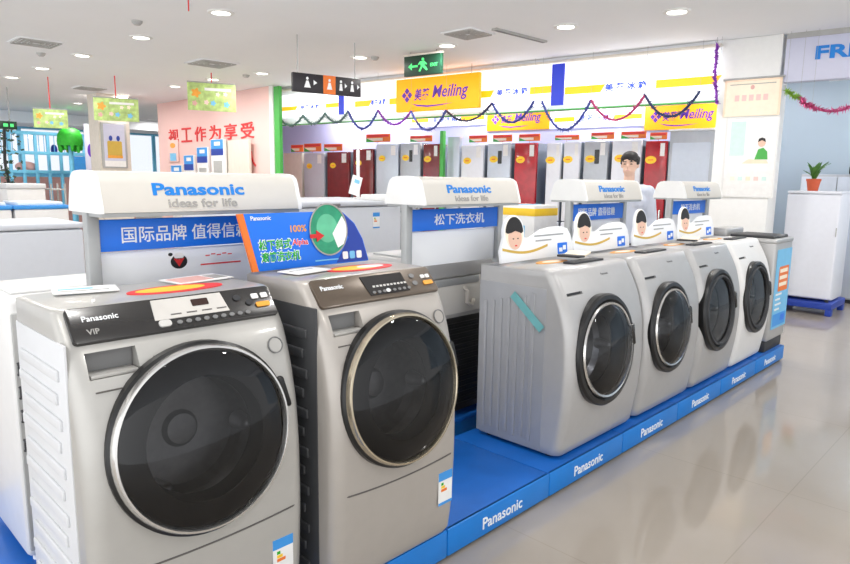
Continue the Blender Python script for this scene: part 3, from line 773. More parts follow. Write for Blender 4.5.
# ------------------------------------------------------------ white freezers further back
def chest(label, loc, w, dp, h, label_x=None, rz=0):
    t = thing('chest_freezer', label, 'freezer', loc, rz, 'white chest freezers')
    MB().box(-w/2, w/2, 0, dp, .06, h-.05, .02, 3).build('body', 'freezer_white', t)
    MB().box(-w/2-.01, w/2+.01, -.012, dp, h-.045, h, .015, 3).build('lid', 'freezer_white', t)
    MB().box(-w/2+.04, w/2-.04, .05, dp-.05, 0, .06).build('plinth', 'dark_plastic', t)
    MB().box(-.09, .09, -.03, -.008, h-.04, h-.02, .006).build('lid_handle', 'mid_grey', t)
    if label_x is not None: energy_label(t, F0(label_x, -.001, h-.16))
    return t
chest('tall white chest freezer with an energy label, behind the blue promo board', (3.02, 3.95, 0), 1.5, .85, 1.28, .47)
chest('wide white chest freezer at the left, behind the white washer', (.75, 5.5, 0), 2.1, .8, 1.08, None)
t = thing('price_stand', 'thin white stand with a tilted price card on the tall chest freezer', 'sign', (2.88, 4.2, 1.282), 0)
g = atY(358, 150, 4.2); px_ = g.x-2.88
MB().box(px_-.035, px_+.035, -.02, .02, 0, .015).build('stand_foot', 'white_matte', t)
MB().box(px_-.013, px_+.013, -.008, .008, 0, g.z-1.282, .003).build('pole', 'white_matte', t)
cf = frame((px_-.04, -.016, .11), (-.35, -1, .2), (.35, 0, 1)); c_ = part('price_card', 'paper', t, rrect(.085, .16, .003), cf, -.002, .004); part('card_print', 'light_blue', c_, rect(-.02, .025, .02, .05), cf, .004, .005)

# display chests with blue rims, far left
for k, (x0, x1, yy, l) in enumerate(((-3, 11, 9.5, 'long blue-rimmed glass-top chest at the left edge'), (14, 68, 9.5, 'blue-rimmed glass-top chest, right one by the long header sign'))):
    p, q = atY(x0, 203, yy), atY(x1, 200, yy); w = q.x-p.x
    t = thing('display_chest', l, 'freezer', ((p.x+q.x)/2, yy, 0), 0, 'blue-rimmed display chests')
    MB().box(-w/2, w/2, 0, .8, .05, 1.0, .02).build('body', 'white_paint', t); MB().box(-w/2+.03, w/2-.03, .04, .76, 0, .05).build('plinth', 'dark_plastic', t)
    MB().box(-w/2-.01, w/2+.01, -.01, .81, 1.0, 1.05, .015).build('rim', 'bright_blue', t); MB().box(-w/2+.05, w/2-.05, .05, .75, 1.05, 1.09, .01).build('glass_lid', 'sky_glass', t)
p, q = atY(6, 183, 11.5), atY(45, 183, 11.5); w = q.x-p.x
t = thing('chest_freezer', 'white chest freezer at far left, beyond the blue-rimmed chests', 'freezer', ((p.x+q.x)/2, 11.5, 0), 0, 'white chest freezers')
MB().box(-w/2, w/2, 0, .7, .05, 1.22, .02).build('body', 'white_paint', t); MB().box(-w/2-.01, w/2+.01, -.01, .71, 1.22, 1.30, .015).build('lid', 'white_side', t); MB().box(-w/2+.03, w/2-.03, .04, .66, 0, .05).build('plinth', 'dark_plastic', t)
p, q = atY(50, 184, 11.5), atY(66, 184, 11.5); w = q.x-p.x
t = thing('shelf_rack', 'small grey shelf rack right of the far white freezer', 'rack', ((p.x+q.x)/2, 11.5, 0), 0)
for z in (.5, .9, 1.2): MB().box(-w/2, w/2, 0, .4, z, z+.02).build('shelf', 'vent_grey', t)
for a in (-1, 1):
    for yy in (.02, .38): MB().box(a*(w/2-.015)-.012, a*(w/2-.015)+.012, yy-.012, yy+.012, 0, 1.3).build('leg', 'vent_grey', t)

# ------------------------------------------------------------ boards placed on a plane
def atN(x, y, c):
    d = ray(x, y); return C0 + d*(c/(d.x*math.sin(R(12))+d.y*math.cos(R(12))))
def board(name, label, cat, fn, c, px, rz, m, thick=.02, off=0, group=None):
    x0, y0, x1, y1 = px; ym = (y0+y1)/2; xm = (x0+x1)/2
    A, B = fn(x0, ym, c), fn(x1, ym, c); T, U = fn(xm, y0, c), fn(xm, y1, c)
    w = math.hypot(B.x-A.x, B.y-A.y); h = T.z-U.z; mid = (A+B)/2
    t = thing(name, label, cat, (mid.x, mid.y, U.z), rz, group)
    MB().box(-w/2, w/2, off, off+thick, 0, h, .003).build('panel', m, t)
    return t, w, h, frame((0, off, 0), FRONT)

# lit fascia boxes
def lightbox(label, px, stripes, txt, bar):
    t, w, h, f = board('lit_fascia_sign', label, 'sign', atL, LC-.02, px, ROT_L, 'lit_white', .045, -.02, 'lit fascia signs')
    for a, b in stripes: part('yellow_stripe', 'lit_yellow', t, [(-w/2+w*a, h*.30), (-w/2+w*b, h*.30), (-w/2+w*b+.06, h*.48), (-w/2+w*a+.0, h*.48)], f, 0, .004)
    for a, b in txt: text('sign_lettering', '美 菱 冰 箱', 'lit_text', t, f, width=w*(b-a), height=h*.18, bold=.028, depth=.004, c=(-w/2+w*(a+b)/2, h*.40))
    if bar: part('blue_bar', 'lit_blue', t, rect(-w/2+w*bar[0], -w/2+w*bar[1], -.01, h*.98), f, 0, .03)
lightbox('left lit fascia sign, behind the black restroom sign', (279, 93, 345, 116), [(.02, .28), (.74, .97)], [(.36, .64)], (.94, 1.0))
lightbox('middle lit fascia sign, behind the hanging orange sign', (349, 74, 565, 111), [(.04, .12), (.23, .30), (.61, .71), (.87, .95)], [(.13, .21), (.735, .86)], (.955, 1.0))
lightbox('right lit fascia sign, between the blue bar and the pillar', (566, 58, 718, 103), [(.0, .26), (.63, .99)], [(.29, .57)], None)

# hanging orange Meiling signs
def meiling(label, fn, c, px, thick, txtm='purple', hang=False):
    t, w, h, f = board('orange_brand_sign', label, 'sign', fn, c, px, ROT_L, 'lit_meiling', thick, 0, 'orange brand signs')
    text('brand_lettering', '美菱', txtm, t, f, width=w*.19, height=h*.36, bold=.02, depth=.004, c=(-w*.17, h*.50), shear=.2)
    text('brand_lettering', 'Meiling', txtm, t, f, width=w*.42, height=h*.48, bold=.015, depth=.004, c=(w*.17, h*.50), shear=.25)
    lg = MB(); cx, cy, s = -w*.355, h*.5, h*.115
    for dx, dy in ((0, 1), (1, 0), (0, -1), (-1, 0)): lg.prism([(cx+dx*s+a*s*.8, cy+dy*s*1.1+b*s*.9) for a, b in ((0, 1), (-1, 0), (0, -1), (1, 0))], f, 0, .004)
    lg.build('petal_emblem', txtm, t)
    P = [(-w*.30, h*.24), (-w*.22, h*.15), (-w*.1, h*.11), (w*.05, h*.13), (w*.2, h*.19), (w*.05, h*.17), (-w*.1, h*.16), (-w*.22, h*.20)]
    part('swoosh', txtm, t, P, f, 0, .004)
    if hang:
        z = CEIL-t.location.z
        for a in (-.4, .4): MB().cyl((w*a, thick/2, h), (w*a, thick/2, z), .004, n=8).build('hanging_wire', 'post_grey', t)
    return t
meiling('large orange sign hanging under the green exit sign', atL, LC-.25, (396, 76, 479, 110), .06, 'purple', True)
meiling('orange sign on the showroom back wall, near the middle', atL, BC-.03, (487, 107, 549, 130), .03)
meiling('orange sign on the showroom back wall, beside the pillar', atL, BC-.03, (645, 102, 724, 129), .03)
for px, l, tx in (((350, 107, 404, 119), 'lower lit sign strip at the left of the showroom back wall', False), ((408, 112, 486, 126), 'lower lit sign strip below the hanging orange sign', True), ((550, 108, 644, 127), 'lower lit sign strip between the two wall-mounted orange signs', True)):
    t, w, h, f = board('lit_wall_sign', l, 'sign', atL, BC-.03, px, ROT_L, 'lit_white', .03, 0, 'lit wall sign strips')
    part('yellow_stripe', 'lit_yellow', t, rect(-w*.45, -w*.22, h*.35, h*.6), f, 0, .004); part('yellow_stripe', 'lit_yellow', t, rect(w*.2, w*.48, h*.35, h*.6), f, 0, .004)
    text('sign_lettering', '美菱冰箱', 'lit_text', t, f, width=w*.32, height=h*.4, depth=.004, c=(-w*.01, h*.48), bold=.005)

# exit signs, restroom sign
t, w, h, f = board('exit_sign', 'green exit sign hanging above the orange sign', 'sign', atL, LC-1.3, (404, 54, 441, 75), ROT_L, 'exit_dark', .05, 0, 'exit signs')
part('arrow', 'exit_green', t, [(-w*.38, h*.45), (-w*.28, h*.62), (-w*.28, h*.5), (-w*.12, h*.5), (-w*.12, h*.4), (-w*.28, h*.4), (-w*.28, h*.28)], f, 0, .004)
m = MB(); m.prism(ell(w*.035, h*.07, w*.02, h*.76, 14), f, 0, .004); m.prism([(-w*.06, h*.66), (w*.06, h*.68), (w*.07, h*.42), (-w*.03, h*.42)], f, 0, .004); m.prism([(w*.06, h*.66), (w*.13, h*.52), (w*.11, h*.48), (w*.04, h*.58)], f, 0, .004)
m.prism([(-w*.06, h*.66), (-w*.11, h*.54), (-w*.09, h*.5), (-w*.03, h*.58)], f, 0, .004); m.prism([(-w*.03, h*.43), (-w*.09, h*.2), (-w*.05, h*.18), (w*.02, h*.43)], f, 0, .004); m.prism([(.0, h*.43), (w*.06, h*.3), (w*.12, h*.2), (w*.15, h*.24), (w*.09, h*.43)], f, 0, .004)
m.build('running_figure', 'exit_green', t)
text('sign_lettering', 'EXIT', 'exit_green', t, f, width=w*.2, depth=.004, c=(w*.32, h*.45), bold=.01)
MB().box(-w/2-.01, w/2+.01, -.006, .056, h-.01, h+.015, .004).build('rim', 'beige', t)
z = CEIL-t.location.z
for a in (-.35, .35): MB().cyl((w*a, .025, h), (w*a, .025, z), .006, n=8).build('hanging_rod', 'post_grey', t)

t, w, h, f = board('restroom_sign', 'black hanging restroom sign with an orange square', 'sign', atN, 7.0, (293, 75.5, 361, 94), R(-12), 'sign_black', .05, 0)
part('orange_square', 'orange_deep', t, rect(-w*.07, w*.11, 0, h), f, 0, .003)
def wc(cx, s=1.0):
    m = MB(); m.prism(ell(h*.07, h*.08, cx, h*.74, 14), f, .003, .006); m.prism([(cx-h*.13*s, h*.25), (cx+h*.13*s, h*.25), (cx+h*.06, h*.62), (cx-h*.06, h*.62)], f, .003, .006); m.build('figure_icon', 'text_white', t)
wc(-w*.30, 1.5); wc(w*.02, 1.2); wc(w*.19, .8); wc(w*.36, .9)
part('arrow_icon', 'text_white', t, [(-w*.21, h*.4), (-w*.21, h*.68), (-w*.16, h*.54)], f, 0, .004)
part('arrow_icon', 'text_white', t, [(w*.44, h*.4), (w*.44, h*.66), (w*.475, h*.53)], f, 0, .004); part('arrow_icon', 'text_white', t, [(w*.25, h*.4), (w*.25, h*.66), (w*.285, h*.53)], f, 0, .004)
z = CEIL-t.location.z
for a in (-.42, .42): MB().cyl((w*a, .025, h), (w*a, .025, z), .005, n=8).build('hanging_rod', 'post_grey', t)
t, w, h, f = board('exit_sign', 'dark green exit sign at the far left edge', 'sign', atY, 14, (-6, 121, 17, 129), 0, 'exit_dark', .05, 0, 'exit signs')
part('arrow', 'exit_green', t, rect(-w*.1, w*.1, h*.3, h*.7), f, 0, .004); part('arrow', 'exit_green', t, rect(w*.2, w*.35, h*.3, h*.7), f, 0, .004)
z = CEIL-t.location.z; MB().cyl((w*.2, .025, h), (w*.2, .025, z), .01, n=8).build('hanging_rod', 'post_grey', t)

# FRESTECH fascia board to the right of the pillar
A = atL(785, 60, LC+.05); Bv = atL(852, 58, LC+.05); zt, zb = atL(787, 39, LC+.05).z, atL(787, 82, LC+.05).z
dirv = V((KL, -1, 0)).normalized(); cen = A+dirv*1.25
t = thing('shop_name_board', 'pale shop board with blue letters at the top right, right of the pillar', 'sign', (cen.x, cen.y, zb), ROT_L)
MB().box(-1.25, 1.25, 0, .12, 0, zt-zb, .005).build('panel', 'fre_board', t)
o = MB().box(-1.25, 1.25, .0, .12, zt+.001, CEIL).build('trim_8', 'vent_grey'); o.location = (cen.x, cen.y, 0); o.rotation_euler.z = ROT_L; struct(o)
f = F0(0, 0, 0); tx = (atL(812, 57, LC+.05)-A).length
text('brand_lettering', 'FRESTECH', 'logo_blue', t, f, width=1.2, height=.135, bold=.035, depth=.01, c=(-1.25+tx+.63, (zt-zb)*.62))
struct(MB().box(8.6, 11.6, -.6, -.2, 2.3, 2.55).build('trim_5', 'room_wall'))
g0 = atX(798, 88, 9.0); g1 = atX(850, 104, 9.0)
o = MB().box(8.45, 8.75, -5, 2.1, 2.62, 2.9).build('trim_6', 'ceiling_paint'); struct(o)
struct(MB().box(10.2, 10.35, -5, 3.2, 0, CEIL).build('wall_inner', 'room_wall'))

# ------------------------------------------------------------ tinsel garlands
def garland(label, pins, sag, fn, c, mats, seed, rr=.042):
    rnd = random.Random(seed); P3 = [fn(x, y, c) for x, y in pins]
    t = thing('tinsel_garland', label, 'garland', tuple((P3[0]+P3[-1])/2), 0, 'tinsel garlands'); base = V(t.location)
    for p in P3: MB().cyl(p-base, V((p.x, p.y, CEIL+.001))-base, .0015, n=6).build('hanging_thread', 'post_grey', t)
    for i, (a, b) in enumerate(zip(P3, P3[1:])):
        pts = []
        s = sag[i] if isinstance(sag, list) else sag
        for k in range(25):
            u = k/24; p = a.lerp(b, u); p.z -= s*4*u*(1-u); pts.append(p-base)
        mb = MB(); mb.tube(pts, rr*.36, 6)
        for k in range(100):
            u = rnd.random()*23.9; j = int(u); p = pts[j].lerp(pts[j+1], u-j); d = V((rnd.gauss(0, 1), rnd.gauss(0, 1), rnd.gauss(0, 1))).normalized()*rr
            b_ = bmesh.new(); o1 = d.orthogonal().normalized()*rr*.3
            vs = [b_.verts.new(p+o1), b_.verts.new(p-o1), b_.verts.new(p+d*1.3), b_.verts.new(p+d.cross(o1).normalized()*rr*.25)]
            b_.faces.new(vs[:3]); b_.faces.new((vs[0], vs[3], vs[2])); b_.faces.new((vs[1], vs[2], vs[3])); b_.faces.new((vs[0], vs[1], vs[3])); mb.merge(b_)
        mb.build('swag', mats[i % len(mats)], t)
mk('tin_green', (96, 124, 120), rough=.3, metal=.5); mk('tin_blue', (70, 84, 160), rough=.3, metal=.5); mk('tin_purple', (140, 60, 180), rough=.3, metal=.5); mk('tin_navy', (58, 70, 110), rough=.3, metal=.5); mk('tin_pink', (196, 80, 130), rough=.3, metal=.5); mk('tin_lime', (140, 180, 70), rough=.3, metal=.4)
garland('grey-green tinsel swags at the left of the shop front', [(279, 117), (303, 115), (325, 113), (348, 111)], .16, atL, LC-.10, ['tin_green'], 1)
garland('blue and purple tinsel swags under the restroom and orange signs', [(348, 111), (378, 110), (411, 111), (446, 110)], [.27, .2, .27], atL, LC-.30, ['tin_blue', 'tin_purple'], 2)
garland('dark blue tinsel swags left of the blue fascia bar', [(446, 110), (492, 103), (534, 101)], [.19, .26], atL, LC-.10, ['tin_navy', 'tin_blue'], 3)
garland('pink and blue tinsel swags at the right of the shop front', [(542, 101), (591, 100), (645, 95), (700, 91)], [.36, .26, .26], atL, LC-.10, ['tin_blue', 'tin_pink', 'tin_navy'], 4)
garland('purple tinsel hanging straight down beside the pillar', [(717, 44), (715, 75), (717, 104)], 0, atL, LC-.16, ['tin_purple', 'tin_purple'], 5, .035)
garland('pink and lime tinsel swag under the pale shop board', [(786, 90), (800, 97), (812, 106), (852, 106)], [.02, .03, .05], atL, LC-.04, ['tin_lime', 'tin_pink', 'tin_pink'], 6)

# ------------------------------------------------------------ fridges in the showroom
FC = LC+1.15
def fridge(i, label, x0, x1, ytop, m, split=.36, dark=False, sticker=True, pricecol=None, side='fridge_side', glass=False):
    A, B = atL(x0, 170, FC), atL(x1, 170, FC); T = atL((x0+x1)/2, ytop, FC); w = (A-B).length; mid = (A+B)/2; h = T.z-.08
    t = thing('refrigerator', label, 'refrigerator', (mid.x, mid.y, 0), ROT_L, 'refrigerators in the showroom')
    MB().box(-w/2, w/2, .06, .60, .08, .08+h, .01).build('body', side, t)
    MB().box(-w/2+.02, w/2-.02, .08, .56, 0, .08).build('plinth', 'dark_plastic', t)
    zs = .08+h*split
    d1 = MB().box(-w/2, w/2, 0, .055, .085, zs-.006, .012, 3).build('door', m, t); d2 = MB().box(-w/2, w/2, 0, .055, zs+.006, .08+h, .012, 3).build('door', m, t)
    for d, za, zb in ((d1, zs-.14, zs-.03), (d2, zs+.03, zs+.24)): MB().box(w/2-.06, w/2-.035, -.03, .004, za, zb, .008).build('door_handle', 'chrome', d)
    if dark: part('display', 'display_dark', d2, rrect(.07, .2, .01), F0(.02, 0, .08+h-.22), 0, .004)
    if sticker: part('sticker', 'yellow', d2, ell(.075, .052), F0(-w*.22, 0, .08+h-.25), 0, .004); part('sticker_print', 'orange_deep', d2, rect(-w*.22-.035, -w*.22+.035, -.008, .008), F0(0, 0, .08+h-.25), .004, .006)
    part('door_leaflet', 'paper', d2, rect(w*.18, w*.38, .08+h-.2, .08+h-.03), F0(0, 0, 0), 0, .003)
    return t
FL = [('silver refrigerator at the left end of the showroom, right of the beige panel', 304, 324, 153, 'fridge_silver', .42), ('dark red refrigerator second from the left', 327, 349, 152, 'dark_red', .40), ('dark red refrigerator behind the thin price stand', 353, 373, 149, 'dark_red', .4),
      ('silver refrigerator right of the two dark red ones', 376, 398, 144, 'fridge_silver', .33), ('grey refrigerator with a dark display, before the dark red one by the green post', 400, 420, 143, 'fridge_grey', .4), ('dark red refrigerator just left of the green post', 423, 439, 144, 'dark_red', .4),
      ('white refrigerator right of the green post', 461, 483, 145, 'fridge_white', .4), ('pale silver refrigerator with a dark display left of the bright red one', 487, 510, 143, 'fridge_silver', .4), ('bright red refrigerator above the second header sign', 514, 536, 143, 'bright_red', .36),
      ('plain white refrigerator right of the bright red one', 546, 560, 143, 'fridge_white', .4), ('white refrigerator above the left cap of the third header sign', 563, 579, 142, 'fridge_white', .4), ('grey refrigerator with a dark display, left of the man', 583, 607, 141, 'fridge_grey', .4),
      ('white refrigerator right behind the man', 611, 640, 140, 'fridge_white', .4), ('bright red refrigerator right of the man', 644, 666, 141, 'bright_red', .4)]
for i, (l, x0, x1, yt, m, sp) in enumerate(FL): fridge(i, l, x0, x1, yt, m, sp, dark=m == 'fridge_grey' or i == 7)
FTOP = [(x0, x1, atL((x0+x1)/2, yt, FC).z) for (l, x0, x1, yt, m, sp) in FL]
# price signs above the fridges
PS = [((291, 146, 303, 153), 'price sign over the left end silver refrigerator'), ((304, 145, 321, 153), 'pinkish price sign above the left end silver refrigerator'), ((324, 145, 342, 152), 'price sign above the second refrigerator'), ((366, 134, 390, 142), 'red price sign above the silver refrigerator right of the dark red pair'), ((410, 136, 432, 142), 'price sign above the refrigerators left of the green post'),
      ((469, 136, 487, 143), 'price sign above the white refrigerator right of the green post'), ((493, 135, 512, 142), 'price sign above the pale silver refrigerator'), ((519, 134, 540, 141), 'price sign above the bright red refrigerator over the second header'), ((555, 135, 579, 140), 'price sign above the white pair of refrigerators'),
      ((591, 134, 614, 141), 'price sign above the grey refrigerator left of the man'), ((621, 133, 646, 140), 'price sign above the man'), ((650, 133, 667, 140), 'price sign above the red refrigerator right of the man')]
for px, l in PS:
    t, w, h, f = board('price_sign', l, 'sign', atL, FC+.25, px, ROT_L, 'orange_deep', .015, 0, 'price signs above the refrigerators')
    part('sign_print', 'paper_warm', t, rect(-w*.45, w*.2, h*.15, h*.5), f, 0, .003); part('sign_print', 'text_red', t, rect(-w*.45, w*.45, h*.62, h*.9), f, 0, .003); part('sign_print', 'green', t, [(-w*.48, 0), (-w*.1, 0), (-w*.48, h*.5)], f, .003, .005)
    t.location.z = max(t.location.z, max([tp_ for (a_, b_, tp_) in FTOP+[(284, 302, atL(293, 153, FC).z)] if a_-14 < (px[0]+px[2])/2 < b_+14]+[0])+.035)
    MB().cyl((0, .007, .004), (0, .007, -.033), .006, n=8).build('stem', 'post_grey', t)
# green posts and the beige / grey end panels
for x, l in ((443, 'thin green post in the middle of the showroom'),):
    a = atL(x, 131, FC-.12); z = a.z
    o = MB().box(-.035, .035, -.035, .035, 0, z, .004).build('green_post', 'green'); o.location = (a.x, a.y, 0); o.rotation_euler.z = ROT_L; tag(o, l, 'post')
t, w, h, f = board('end_panel', 'beige cabinet panel left of the first silver refrigerator', 'panel', atL, FC, (284, 153, 302, 200), ROT_L, 'beige', .4, 0)
A = t.location.z; t.location.z = 0; [setattr(c, 'location', (0, 0, 0)) for c in t.children]; t.children[0].scale.z = (A+h)/h
t, w, h, f = board('display_cabinet', 'tall pale metal display cabinet between the red refrigerator and the pillar', 'cabinet', atL, FC, (669, 131, 713, 178), ROT_L, 'fridge_grey', .45, 0)
A = t.location.z; t.location.z = 0; t.children[0].scale.z = (A+h)/h
H = A+h
MB().box(-w*.5-.02, w*.5+.02, -.02, .47, H, H+.03, .005).build('cornice', 'white_matte', t)
part('window_panel', 'fridge_silver', t, rrect(w*.86, H*.42, .02), F0(0, 0, H*.72), 0, .006)
# grey vertical panel behind white fridges
t, w, h, f = board('end_panel', 'pale panel behind the green post', 'panel', atL, FC, (447, 137, 459, 200), ROT_L, 'fridge_silver', .1, 0)
A = t.location.z; t.location.z = 0; t.children[0].scale.z = (A+h)/h

# ------------------------------------------------------------ pillar posters
def ponp(px, m, off, name, label, cat):
    x0, y0, x1, y1 = px; c = pc.x+KL*pc.y
    return board(name, label, cat, atL, c-off, px, ROT_L, m, .012, 0)
t, w, h, f = ponp((724, 79, 781, 116), 'paper_warm', .016, 'certificate_banner', 'cream banner with an orange border at the top of the pillar', 'poster')
for a, b, c, d in ((-.5, .5, .95, 1), (-.5, -.46, 0, 1), (.46, .5, 0, 1)): part('orange_border', 'peach', t, rect(w*a, w*b, h*c, h*d), f, 0, .002)
for k in range(5): part('pale_lettering', 'pink_wall', t, rect(-w*.30+k*w*.125, -w*.22+k*w*.125, h*.42, h*.58), f, 0, .002)
part('red_emblem', 'pink_brick', t, ell(h*.05, h*.06, 0, h*.78), f, 0, .002); part('text_line', 'text_grey', t, rect(-w*.4, w*.4, h*.86, h*.88), f, 0, .002)
MB().cyl((-w/2-.02, .005, h+.01), (w/2+.02, .005, h+.01), .012, n=10).build('hanging_bar', 'post_grey', t)
t, w, h, f = ponp((725, 118, 775, 196), 'paper', .016, 'wall_poster', 'white framed poster of a child in green at a table, on the pillar', 'poster')
MB().box(-w/2-.015, w/2+.015, -.004, .012, -.015, 0).box(-w/2-.015, w/2+.015, -.004, .012, h, h+.015).box(-w/2-.015, -w/2, -.004, .012, 0, h).box(w/2, w/2+.015, -.004, .012, 0, h).build('poster_frame', 'white_paint', t)
part('mint_block', 'pale_mint', t, rect(-w*.42, -w*.12, h*.52, h*.96), f, 0, .0015)
part('figure_green', 'green', t, [(w*.10, h*.47), (w*.36, h*.47), (w*.34, h*.57), (w*.26, h*.62), (w*.16, h*.60)], f, 0, .002)
part('figure_head', 'skin', t, ell(w*.075, h*.05, w*.22, h*.68), f, .002, .003); part('figure_hair', 'hair', t, [(w*.14, h*.69), (w*.16, h*.735), (w*.22, h*.75), (w*.28, h*.735), (w*.30, h*.69), (w*.22, h*.715)], f, .003, .004)
part('table_food', 'peach', t, [(-w*.15, h*.42), (w*.38, h*.42), (w*.34, h*.46), (-w*.02, h*.475)], f, .002, .003)
for k in range(5): part('icon_row', ('paper_warm', 'pale_mint', 'peach', 'pink_wall', 'pale_mint')[k], t, rect(-w*.36+k*w*.16, -w*.27+k*w*.16, h*.20, h*.25), f, 0, .0015)

# ------------------------------------------------------------ right side: small fridge on stand, plant, cabinet
fx, fy0, fy1, fz0, fz1 = 8.30, 1.76, 2.30, .15, 1.375
t = thing('pallet_stand', 'low blue stand under the white refrigerator at right', 'stand', (fx, (fy0+fy1)/2, 0), 0)
MB().box(-.05, .58, -.30, .30, .07, .145, .008).build('deck', 'navy', t)
for a in (-.01, .53):
    for b in (-.27, .27): MB().box(a-.04, a+.05, b-.03, b+.03, 0, .07, .005).build('leg', 'navy', t)
t = thing('refrigerator', 'small white refrigerator on the low blue stand at right', 'refrigerator', (fx, (fy0+fy1)/2, .145), ROT_D)
w = fy1-fy0
MB().box(-w/2, w/2, .05, .50, .02, 1.23, .012).build('body', 'fridge_white', t)
d1 = MB().box(-w/2, w/2, 0, .045, .03, 1.20, .02, 4).build('door', 'fridge_white', t); MB().box(-w/2, w/2, .0, .5, 1.205, 1.235, .01).build('top_panel', 'fridge_white', t)
MB().box(w/2-.02, w/2-.01, -.010, .01, .74, .84, .004).build('door_handle', 'vent_grey', d1)
for a in (-1, 1):
    for b in (.03, .46): MB().cyl((a*(w/2-.04), b, 0), (a*(w/2-.04), b, .025), .018).build('foot', 'dark_plastic', t)
g = atX(813, 187, 8.47)
t = thing('potted_plant', 'green leafy plant in a terracotta pot on the small white refrigerator', 'plant', (8.47, g.y, 1.3815), 0)
MB().lathe([(0, 0), (.052, 0), (.070, .11), (.076, .11), (.076, .135), (.064, .135), (.060, .11), (0, .105)], frame((0, 0, 0), (0, 0, 1), (0, 1, 0)), 28).build('pot', 'terracotta', t)
MB().lathe([(0, .112), (.06, .112)], frame((0, 0, 0), (0, 0, 1), (0, 1, 0)), 20).build('soil', 'dark_plastic', t)
fo = MB(); rnd = random.Random(3)
for k in range(15):
    a = rnd.random()*6.28; L = .12+.13*rnd.random(); tl = .25+.75*rnd.random(); wv = .022+.012*rnd.random(); dirh = V((math.cos(a), math.sin(a), 0)); sd = V((-dirh.y, dirh.x, 0))
    b = bmesh.new(); prev = None
    for j in range(7):
        u = j/6; c = dirh*(.01+L*tl*u*u*.7)+V((0, 0, .11+L*u*(1.15-.35*tl*u))); ww = wv*math.sin(math.pi*min(1, u*.93+.07))
        cur = [b.verts.new(c-sd*ww), b.verts.new(c+V((0, 0, -.006))), b.verts.new(c+sd*ww)]
        if prev: b.faces.new((prev[0], prev[1], cur[1], cur[0])); b.faces.new((prev[1], prev[2], cur[2], cur[1]))
        prev = cur
    fo.merge(b)
fo.build('foliage', 'plant_green', t)
t = thing('storage_cabinet', 'grey cabinet behind the potted plant at the right edge', 'cabinet', (9.35, 1.95, 0), ROT_D)
MB().box(-.5, .32, 0, .5, .05, 1.58, .01).build('body', 'fridge_grey', t)
for a, b in ((-.49, -.1), (-.09, .31)): MB().box(a, b, -.02, 0, .07, 1.55, .006).build('door', 'fridge_silver', t)
MB().box(-.46, .28, .04, .46, 0, .05).build('plinth', 'dark_plastic', t)
t = thing('black_case', 'black case lying on top of the grey cabinet at the right edge', 'case', (9.5, 1.72, 1.58), ROT_D)
MB().box(-.25, .25, 0, .3, 0, .11, .02).build('case_body', 'black', t)
MB().box(-.06, .06, -.02, .01, .05, .075, .006).build('case_handle', 'mid_grey', t)

# ------------------------------------------------------------ left background
# red characters on the pink wall
def redchars(s, px, label):
    A, B = atX(px[0], (px[1]+px[3])/2, 6.42), atX(px[2], (px[1]+px[3])/2, 6.42); zt, zb = atX((px[0]+px[2])/2, px[1], 6.42).z, atX((px[0]+px[2])/2, px[3], 6.42).z
    n = len(s); g = 'red characters on the pink wall'
    t = thing('wall_lettering', label, 'lettering', (6.428, (A.y+B.y)/2, zb), ROT_D)
    L = abs(A.y-B.y)
    for i, c in enumerate(s): text('character', c, 'text_red', t, F0(0, 0, 0), width=L/n*.78, height=(zt-zb)*.85, bold=.012, depth=.012, c=(-L/2+L*(i+.5)/n, (zt-zb)/2))
redchars('视工作为享受', (167, 124, 256, 142), 'row of six red characters on the pink wall')
redchars('人', (246, 150, 257, 168), 'single red character on the pink wall beside the beige board')
t, w, h, f = board('beige_board', 'plain beige board standing before the pink wall', 'board', atX, 6.30, (225, 140, 249, 178), ROT_D, 'beige', .05, 0)
A = t.location.z; t.location.z = 0; t.children[0].scale.z = (A+h)/h
for px, l in (((171, 165, 182, 178), 'lowest stepped display stand on the left'), ((184, 155, 194, 178), 'second stepped display stand'), ((197, 147, 208, 178), 'third stepped display stand'), ((211, 139, 224, 178), 'tallest stepped display stand, next to the beige board')):
    t, w, h, f = board('display_stand', l + ' by the pink wall', 'stand', atX, 6.22, px, ROT_D, 'paper', .06, 0, 'stepped display stands'); A = t.location.z; H = A+h; t.location.z = 0; t.children[0].scale.z = H/h
    part('picture', 'bright_blue', t, rect(-w*.46, w*.46, H-.30, H-.01), f, 0, .004); part('picture_band', 'navy', t, rect(-w*.46, w*.46, H-.30, H-.18), f, .004, .006); part('picture_face', 'paper', t, rect(-w*.2, w*.25, H-.12, H-.05), f, .004, .006)
    part('product_photo', 'vent_grey', t, rect(-w*.3, w*.35, H-.85, H-.40), f, 0, .004)
t, w, h, f = board('wall_notice', 'small framed notices at the left of the pink wall', 'poster', atX, 6.40, (168, 140, 178, 162), ROT_D, 'pink_wall', .02, 0)
part('notice', 'orange', t, ell(w*.25, h*.12, 0, h*.75), f, 0, .004); part('notice', 'light_blue', t, rect(-w*.3, w*.3, h*.05, h*.4), f, 0, .004)
